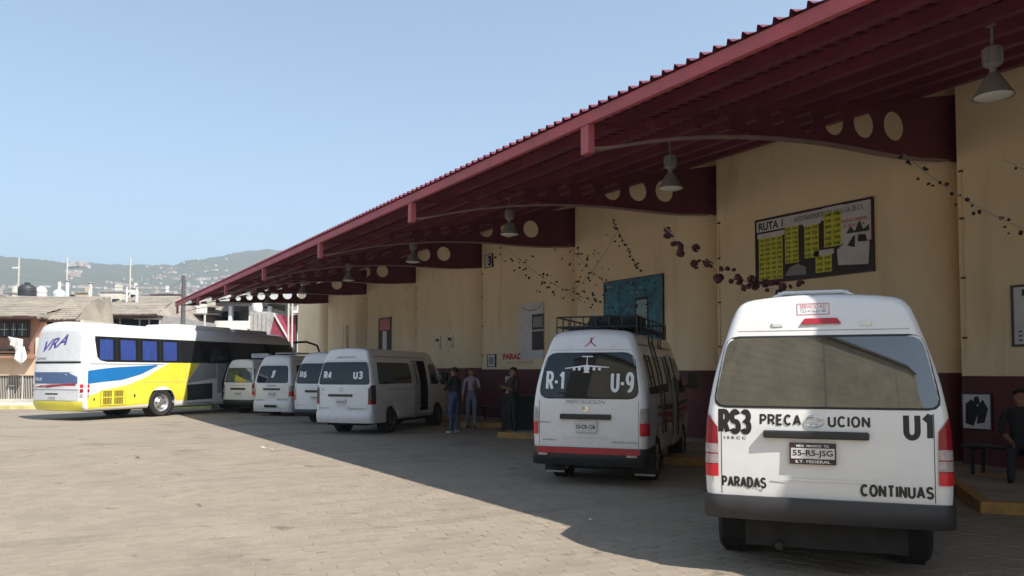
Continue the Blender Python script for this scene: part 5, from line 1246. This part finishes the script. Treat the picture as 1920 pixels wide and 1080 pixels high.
# rooftop items on A
def tank(label, px, dep, py0, py1, r, m, neck=0, name='water_tank', cat='water tank'):
    e = empty(name, gp(px, dep, zy(py0, dep)), label=label, cat=cat); hh = zy(py1, dep) - zy(py0, dep)
    g = MB(); g.lathe([(r * .98, 0), (r, hh * .1), (r, hh * .3), (r * .96, hh * .33), (r, hh * .36), (r, hh * .62), (r * .93, hh * .74), (r * .6, hh * .9), (r * .3, hh * .95), (r * .3, hh), (0, hh)], m, 24); g.build('shell', e, smooth=True)
    g = MB(); g.lathe([(r * .32, hh), (r * .32, hh * 1.06), (0, hh * 1.08)], m, 16); g.build('lid', e, smooth=True)
    g = MB(); 
    g.box(-r, r, -r, r, -1.2, 0.0, m_grey); g.build('stand', e)
    if neck: g = MB(); g.tube([(0, 0, hh), (0, 0, hh + neck)], 0.09, m_cloth, 10); g.build('pipe', e)
tank('big black water tank on the left house roof', 48, 45, 556, 531, 0.48, m_tank)
tank('white water tank right of the black one', 74, 45.5, 557, 537, 0.32, m_cloth)
tank('pale water tank with a tall pipe', 108, 46, 560, 542, 0.34, mat('pale tank', (0.55, 0.62, 0.60), 0.6), 0.45)
for k, (px, p0, p1, dep, w, lab) in enumerate(((123, 552, 527, 47, .11, 'thin white chimney pipe right of the pale tank'), (166, 556, 531, 50, .13, 'white chimney with a dark cap at the left end of the hipped roof'), (235, 554, 536, 52, .07, 'short thin white vent pipe on the hipped roof'), (254, 559, 537, 52, .09, 'white chimney pipe at the right end of the hipped roof'))):
    e = empty('chimney_pipe', gp(px, dep, zy(p0, dep) - 0.6), label=lab, cat='chimney', group='white pipes on the roofs')
    g = MB(); g.tube([(0, 0, 0), (0, 0, zy(p1, dep) - zy(p0, dep) + 0.6)], w, m_cloth, 12); g.build('pipe', e)
    g = MB(); g.lathe([(w * 1.5, 0), (w * 1.5, .03), (0, .12)], m_gry, 12, Matrix.Translation((0, 0, zy(p1, dep) - zy(p0, dep) + 0.6))); g.build('cap', e)
# house B
dB = 48.0; Bh = H('hipped_roof_building', 'long building with a hipped tile roof and dark upper windows', 'building', 215, dB)
X = lambda px: sx(px, dB, 215); Z = lambda py: zy(py, dB)
g = MB(); g.box(X(139), X(300), 0.4, 9, 0, Z(590), m_grey); g.build('wall', Bh)
xs_ = [147, 185, 220, 257, 275, 295]
for a, b in zip(xs_, xs_[1:]):
    g = MB(); g.box(X(a), X(b), 0.3, 0.4, Z(640), Z(598), m_darkw); w_ = g.build('window', Bh)
for a in xs_:
    g = MB(); g.box(X(a - 1), X(a + 1), 0.2, 0.3, Z(650), Z(594), m_bars); g.build('post', Bh)
for a, b, y_ in ((146, 201, 590), (249, 296, 596)):
    g = MB(); g.box(X(a), X(b), 0.05, 0.12, Z(y_ + 3), Z(y_), m_bars); g.build('gutter', Bh)
tiled_roof(Bh, X(136), X(302), -0.6, Z(590), 7, Zd(555, 55), 0.6, 1.9, 12)
g = MB(); g.box(X(165), X(232), 8.0, 8.3, Zd(558, 56), Zd(551, 56), m_brownw); g.build('ridge_parapet', Bh)
# small conifer between the roofs and tangled tree/rusty sheds to the right
def tree(name, label, p, trunk_h, blobs, n, leaf, m_l=m_leaf):
    e = empty(name, p, label=label, cat='tree')
    g = MB(); g.tube([(0, 0, 0), (0.05, 0.03, trunk_h * .5), (0, 0, trunk_h)], [0.16, 0.12, 0.05], m_bark, 8)
    for (bx_, by_, bz_, br) in blobs: g.tube([(0, 0, trunk_h * .6), (bx_ * .6, by_ * .6, (trunk_h * .6 + bz_) / 2), (bx_, by_, bz_)], [0.07, 0.04, 0.015], m_bark, 6)
    g.build('trunk', e)
    g = MB()
    for i in range(n):
        c = rnd.choice(blobs); d = Vector((rnd.gauss(0, 1), rnd.gauss(0, 1), rnd.gauss(0, 1))).normalized() * c[3] * rnd.random() ** .4
        q = Vector(c[:3]) + d; a = Vector((rnd.gauss(0, 1), rnd.gauss(0, 1), rnd.gauss(0, 1))).normalized(); b = a.orthogonal().normalized() * leaf * rnd.uniform(.6, 1.3); a = a * leaf * rnd.uniform(.5, 1)
        g.add([q - a, q + b, q + a, q - b], [(0, 1, 2, 3)], m_l)
    tag(g.build('crown', e), kind='stuff')
tree('conifer', 'small dark conifer between the two tile roofs', gp(133, 47), 5.9, [(0, 0, 4.6, .5), (0, 0, 5.2, .42), (0, 0, 5.8, .28), (0, 0, 6.2, .15)], 900, 0.09)
S = H('rusty_shed_roofs', 'dark rusty corrugated shed beside the power pole', 'shed', 320, 56.0)
X = lambda px: sx(px, 56, 320); Z = lambda py: zy(py, 56)
g = MB(); g.box(X(302), X(385), 0, 5, 0, Z(588), m_brownw); g.build('wall', S)
for (a, b, y0_, y1_, dy) in ((298, 350, 584, 576, 0.0), (318, 372, 576, 568, 1.2), (330, 395, 592, 586, -0.8)):
    g = MB(); n_ = 16; vs = []
    for i in range(n_ + 1):
        xx = X(a) + (X(b) - X(a)) * i / n_; w = 0.05 * (i % 2); vs += [(xx, dy - 0.5, Z(y0_) + w), (xx, dy + 2.6, Z(y1_) + w), (xx, dy - 0.5, Z(y0_) + w - .06)]
    g.add(vs, [(3 * i, 3 * i + 3, 3 * i + 4, 3 * i + 1) for i in range(n_)] + [(3 * i, 3 * i + 3, 3 * i + 5, 3 * i + 2) for i in range(n_)], m_rust); g.build('roof_sheet', S)
g = MB(); g.box(X(303), X(316), -0.3, -0.1, Z(604), Z(598), m_cloth); g.box(X(327), X(336), -0.3, -0.1, Z(606), Z(600), m_cloth); g.build('sign_panel', S)
tree('street_tree', 'dark ragged tree by the rusty shed', gp(312, 52), 4.6, [(-.3, 0, 4.4, .75), (.6, .2, 4.8, .7), (0, 0, 5.3, .5), (1.2, 0, 4.3, .5)], 1500, 0.10, mat('dry dark leaf', (0.05, 0.048, 0.03), 0.8, var=0.4))
# market buildings beyond the canopy end
Mk = H('grey_market_building', 'grey market building with white columns under the far roof end', 'building', 450, 58.0)
X = lambda px: sx(px, 58, 450); Z = lambda py: zy(py, 58)
g = MB(); g.box(X(362), X(512), 3, 9, 0, Z(552), m_grey); g.box(X(362), X(385), 0.1, 3, 0, Z(560), m_pale); g.box(X(470), X(512), 0.1, 3, 0, Z(578), m_grey); g.build('wall', Mk)
g = MB(); g.box(X(400), X(585), -0.9, 4, Z(566), Z(553), mat('pale sheet roof', (0.55, 0.55, 0.54), 0.6, var=0.2, vscale=.6)); g.build('roof', Mk)
g = MB(); g.box(X(405), X(500), -0.2, 0.2, Z(574), Z(567), m_gry); g.build('lintel', Mk)
for a in (382, 432, 470, 505):
    g = MB(); g.box(X(a - 3), X(a + 3), -0.2, 0.2, 0, Z(574), m_stuccow); g.build('column', Mk)
for a, b in ((388, 426), (440, 466)):
    g = MB(); g.box(X(a), X(b), 2.9, 2.99, 0.3, Z(578), m_darkw); g.build('window', Mk)
g = MB(); g.box(X(378), X(470), -0.4, -0.22, 0, Z(602), m_stuccow); g.build('low_wall', Mk)
e = H('white_box_sign', 'white box sign on a post under the far roof corner', 'sign', 376, 50.0); X = lambda px: sx(px, 50, 376); Z = lambda py: zy(py, 50)
g = MB(); g.box(X(366), X(384), 0, 0.3, Z(588), Z(572), m_cloth); g.build('sign_box', e, bevel=0.03); g = MB(); g.tube([(X(381), .15, 0), (X(381), .15, Z(588))], .07, m_bars); g.build('post', e)
tree('street_tree', 'small dark tree in front of the market columns', gp(456, 55), 3.6, [(0, 0, 3.6, .7), (.4, 0, 4.2, .5), (-.4, 0, 4.0, .5)], 1100, 0.10)
e = H('maroon_awning', 'maroon sloped awning with a white edge beyond the coach', 'awning', 525, 52.0); X = lambda px: sx(px, 52, 525); Z = lambda py: zy(py, 52)
g = MB()
g.add([(X(503), 0, Z(640)), (X(540), 0, Z(640)), (X(514), 0, Z(588)), (X(503), 1.5, Z(640)), (X(540), 1.5, Z(640)), (X(514), 1.5, Z(588))], [(0, 1, 2), (3, 5, 4), (0, 2, 5, 3), (1, 4, 5, 2)], mat('maroon awning cloth', (0.24, 0.035, 0.06), 0.8, var=0.2)); g.build('cloth', e)
g = MB(); g.bar((X(513), -0.08, Z(588)), (X(541), -0.08, Z(636)), 0.09, 0.09, m_cloth); g.build('white_edge', e)
g = MB(); g.box(X(512), X(541), 1.6, 1.7, Z(640), Z(588), mat('dark maroon wall', (0.14, 0.02, 0.035), .7)); g.build('back_panel', e)
e = H('green_white_shop', 'mint green and white shop front next to the farthest column', 'shop', 572, 54.0); X = lambda px: sx(px, 54, 572); Z = lambda py: zy(py, 54)
g = MB(); g.box(X(556), X(640), 0, 6, 0, Z(572), m_stuccow); g.build('wall', e)
g = MB(); g.box(X(559), X(583), -0.06, -0.003, Z(614), Z(590), m_green); g.build('green_panel', e)
g = MB(); g.box(X(553), X(600), -0.9, 0.2, Z(588), Z(584), m_stuccow); g.build('canopy', e)
g = MB(); g.box(X(552), X(557), -0.10, -0.02, 0, Z(590), m_darkw); g.build('doorway', e)
g = MB(); g.box(X(570), X(580), -0.5, -0.4, Z(583), Z(572), m_pale); g.build('roof_sign', e)
for k, (px, lab) in enumerate(((540, 'left white post before the green shop'), (547, 'right white post before the green shop'))):
    g = MB(); g.tube([(0, 0, 0), (0, 0, zy(565, 50))], 0.06, m_bars, 8); o = g.build('sign_post'); o.location = gp(px, 50); tag(o, lab, 'post', 'white posts before the green shop')
e = H('grey_stall', 'grey shuttered stall between the market columns and the maroon awning', 'stall', 485, 54); X = lambda px: sx(px, 54, 485); Z = lambda py: zy(py, 54)
g = MB(); g.box(X(468), X(504), 0, 2, 0, Z(584), mat('grey shutter', (0.42, 0.40, 0.37), .7, var=.3, vscale=2)); g.build('shutter_box', e)
g = MB(); g.lathe([(.0, 0), (.35, 0.0), (.4, .3), (.3, .75), (0, .8)], m_cloth, 16, Matrix.Translation((X(478), .3, Z(584)))); g.build('round_sack', e, smooth=True)
for a in (474, 482, 490, 498):
    g = MB(); g.box(X(a), X(a + 1), -0.03, 0, 0.2, Z(588), m_gry); g.build('shutter_rib', e)
# power pole
e = empty('power_pole', gp(342, 44), FR, label='grey power pole with a transformer arm at the left end of the roof', cat='pole')
Z = lambda py: zy(py, 44); X = lambda px: sx(px, 44, 342)
g = MB(); g.tube([(0, 0, 0), (0, 0, Z(516))], [0.16, 0.11], m_pole, 12); g.build('shaft', e, smooth=True)
g = MB(); g.box(X(334), X(352), -.05, .05, Z(545), Z(542), m_gry); g.box(X(342), X(353), -.05, .05, Z(524), Z(521), m_gry); g.build('crossarm', e)
for px, py in ((335, 545), (350, 541), (352, 521), (345, 519)):
    g = MB(); g.lathe([(0, 0), (.06, 0), (.06, .12), (.03, .2), (0, .2)], m_gry, 10, Matrix.Translation((X(px), 0, Z(py)))); g.build('insulator', e)
for k, (px, lab) in enumerate(((31, 'leftmost tall thin pale mast behind the black tank'), (122, 'tall thin pale mast rising over the pale tank'), (241, 'tall thin pale mast behind the hipped roof'))):
    dep = 70; e = empty('light_mast', gp(px, dep), FR, label=lab, cat='mast', group='thin masts behind the roofs')
    g = MB(); g.tube([(0, 0, 0), (0, 0, zy(482, dep))], 0.07, m_bars, 8); g.build('mast', e)
    if k == 0: g = MB(); g.box(-.55, .05, -.1, .1, zy(503, dep), zy(500, dep), m_cloth); g.build('lamp_head', e)
for k, (a, b, lab) in enumerate((((-60, 503, 60), (342, 543, 44), 'upper power cable reaching the pole from the left'), ((255, 553, 50), (342, 521, 44), 'cable from the hipped roof to the pole top'), ((342, 543, 44), (800, 470, 70), 'power cable from the pole towards the hills'))):
    A_ = pt(*a); B_ = pt(*b); g = MB(); g.tube([A_.lerp(B_, t) + Vector((0, 0, -0.9 * 4 * t * (1 - t) * .4)) for t in [i / 16 for i in range(17)]], 0.014, m_gry, 4); tag(g.build('power_cable'), lab, 'cable')

# small houses behind the first roofs
hl = [('pale flat roofed house above the left tile roof', 10, 95, 26, 550, m_pale), ('white two storey house behind the black tank', 62, 110, 20, 548, m_stuccow), ('grey block house behind the pale tank', 92, 90, 22, 556, m_grey),
      ('clay coloured house beside the white chimney', 150, 105, 22, 549, m_peach), ('long pale house over the hipped roof ridge', 205, 98, 40, 547, m_pale), ('small white house right of the short vent pipe', 246, 120, 16, 541, m_stuccow),
      ('grey house beyond the right end of the hipped roof', 275, 88, 26, 553, m_grey), ('white house with a dark window left of the power pole', 305, 100, 24, 549, m_stuccow), ('peach house right behind the power pole', 335, 92, 22, 556, m_peach), ('low grey house far left at the frame edge', -25, 90, 30, 553, m_grey)]
for lab, px, dep, wpx, top_, mm in hl:
    e = empty('distant_house', gp(px, dep), FR + rnd.uniform(-.35, .35), label=lab, cat='house', group='small houses behind the tile roofs'); w_ = wpx / F_PX * dep; hh = zy(top_, dep)
    g = MB(); g.box(-w_ / 2, w_ / 2, 0, w_ * .8, 0, hh, mm); g.build('wall', e)
    g = MB(); g.box(-w_ / 2 - .15, w_ / 2 + .15, -.15, w_ * .8 + .15, hh, hh + .18, m_grey); g.box(w_ * .1, w_ * .3, .5, 1.4, hh + .18, hh + 1.0, mm); g.build('roof', e)
    for k in (-1, 1):
        g = MB(); g.box(k * w_ * .25 - .45, k * w_ * .25 + .45, -.06, -.005, hh - 2.0, hh - .9, m_darkw); g.build('window', e)
# ------------------------------------------------------------------ wall opposite, seen in the van windows
Ow = empty('block_wall_building', (-9, -8, 0), R_(-16), label='long grey block building across the yard behind the viewer', cat='building')
g = MB(); g.box(-3, 0, -14, 12, 0, 12.5, m_block); g.build('wall', Ow)
g = MB(); g.box(-3.2, 0.35, -14.2, 12.2, 12.5, 12.75, mat('dark roof edge', (0.05, 0.045, 0.04), .7)); g.build('roof_edge', Ow)
g = MB()
for k in range(16): g.box(0.0, 0.01, -14, 12, 0.75 * k + 0.7, 0.75 * k + 0.72, m_block)
for k in range(3): g.box(0.0, 0.015, -9.5 + 9 * k, -9.4 + 9 * k, 0, 12.4, m_grey)
g.build('course_lines', Ow)

# ------------------------------------------------------------------ HILLS
prof = [(-900, 200), (-300, 235), (0, 219), (60, 214), (120, 207), (160, 206), (250, 203), (325, 203), (350, 211), (385, 217), (420, 220), (455, 229), (500, 231), (560, 225), (640, 215), (760, 190), (1000, 150), (1400, 120), (2200, 110)]
def ridge(az):           # az relative to the view axis, radians
    if abs(az) > R_(60): return 0.10
    px = 960 + F_PX * math.tan(az)
    if px <= prof[0][0]: v = prof[0][1]
    elif px >= prof[-1][0]: v = prof[-1][1]
    else:
        for a, b in zip(prof, prof[1:]):
            if a[0] <= px <= b[0]: v = a[1] + (b[1] - a[1]) * (px - a[0]) / (b[0] - a[0]); break
    return v / F_PX * math.cos(az)
from mathutils import noise
def hz(az, r):
    t = (r - 500) / 2500.0; rg = ridge(az) * 3000
    nn = noise.fractal(Vector((math.sin(az) * r * .0022, math.cos(az) * r * .0022, 3.1)), 0.8, 2.0, 5)
    s = max(0, min(1, t)); s = s * s * (3 - 2 * s)
    jag = 1 + 0.018 * noise.noise(Vector((az * 90, 1.7, 0))) + 0.01 * noise.noise(Vector((az * 260, 4.1, 0)))
    return min(ridge(az) * r * jag * 0.995 + EYE - 1, rg * s + 45 * nn * s * (1 - s) * 4 * (1 if s < .97 else .2) + (6 * noise.noise(Vector((az * 60, r * .01, 0))) if s > .9 else 0) - 1.5)
m_hill = mat('hillside scrub', (0.07, 0.085, 0.055), 0.95, var=0.6, vscale=0.006, tint=(0.12, 0.115, 0.085))
g = MB(); NA, NR = 360, 44; vs = []
for i in range(NA):
    az = -math.pi + 2 * math.pi * i / NA if NA < 1 else None
azs = [R_(-180 + 2 * k) for k in range(70)] + [R_(-40 + 0.2 * k) for k in range(250)] + [R_(10 + 2 * k) for k in range(86)]
azs = sorted(set(azs)); rs = [500 + 60 * k for k in range(NR)] + [3300, 3800, 4500]
for az in azs:
    for r in rs:
        d = FW * math.cos(az) + RT * math.sin(az); z = hz(az, r) if r < 3150 else hz(az, 3100) * (1 - (r - 3100) / 1500)
        vs.append((d.x * r, d.y * r, z))
K = len(rs); g.add(vs, [(i * K + j, ((i + 1) % len(azs)) * K + j, ((i + 1) % len(azs)) * K + j + 1, i * K + j + 1) for i in range(len(azs)) for j in range(K - 1)], m_hill)
tag(g.build('hills', smooth=True, angle=80), kind='structure')
# town on the slopes
g = MB(); cols = [mat('far wall white', (0.46, 0.44, 0.42), .9), mat('far wall clay', (0.45, 0.36, 0.28), .9), mat('far wall grey', (0.40, 0.38, 0.36), .9), mat('far roof red', (0.33, 0.25, 0.20), .9)]
def cluster(px, py, spx, spy, n, big=1.0):
    for i in range(n):
        x = rnd.gauss(px, spx); y = rnd.gauss(py, spy); az = math.atan((x - 960) / F_PX); tgt = (697 - y) / F_PX * math.cos(az)
        for r in range(560, 3050, 40):
            if (hz(az, r) - 1.65) / r > tgt: break
        else: continue
        d = FW * math.cos(az) + RT * math.sin(az); s_ = rnd.uniform(4, 9) * (0.6 + r / 3500) * big; h_ = rnd.uniform(3, 7) * big
        M = Matrix.Translation((d.x * r, d.y * r, hz(az, r) - 2)) @ Matrix.Rotation(rnd.uniform(0, 3), 4, 'Z'); g.box(-s_ / 2, s_ / 2, -s_ / 2, s_ / 2, 0, h_ + 2, rnd.choice(cols), M)
cluster(145, 512, 14, 3, 40, 1.2); cluster(250, 548, 60, 8, 130, .6); cluster(340, 512, 30, 12, 40, .55); cluster(60, 552, 60, 5, 50, .7); cluster(420, 530, 60, 12, 70, .7); cluster(300, 562, 60, 6, 110, .8)
tag(g.build('hillside_town'), kind='stuff')
# ------------------------------------------------------------------ HAZE
hzb = MB(); hzb.box(-5200, 5200, -5200, 5200, -8, 540, m_dark)
ho = hzb.build('haze'); ho['kind'] = 'stuff'; hm = bpy.data.materials.new('haze air'); hm.use_nodes = True; hn = hm.node_tree
for q in list(hn.nodes):
    if q.type == 'BSDF_PRINCIPLED': hn.nodes.remove(q)
pv = hn.nodes.new('ShaderNodeVolumePrincipled'); pv.inputs['Density'].default_value = 0.00040; pv.inputs['Color'].default_value = (0.76, 0.89, 1.0, 1); pv.inputs['Anisotropy'].default_value = 0.2
hn.links.new(pv.outputs[0], hn.nodes['Material Output'].inputs['Volume']); ho.data.materials.clear(); ho.data.materials.append(hm)
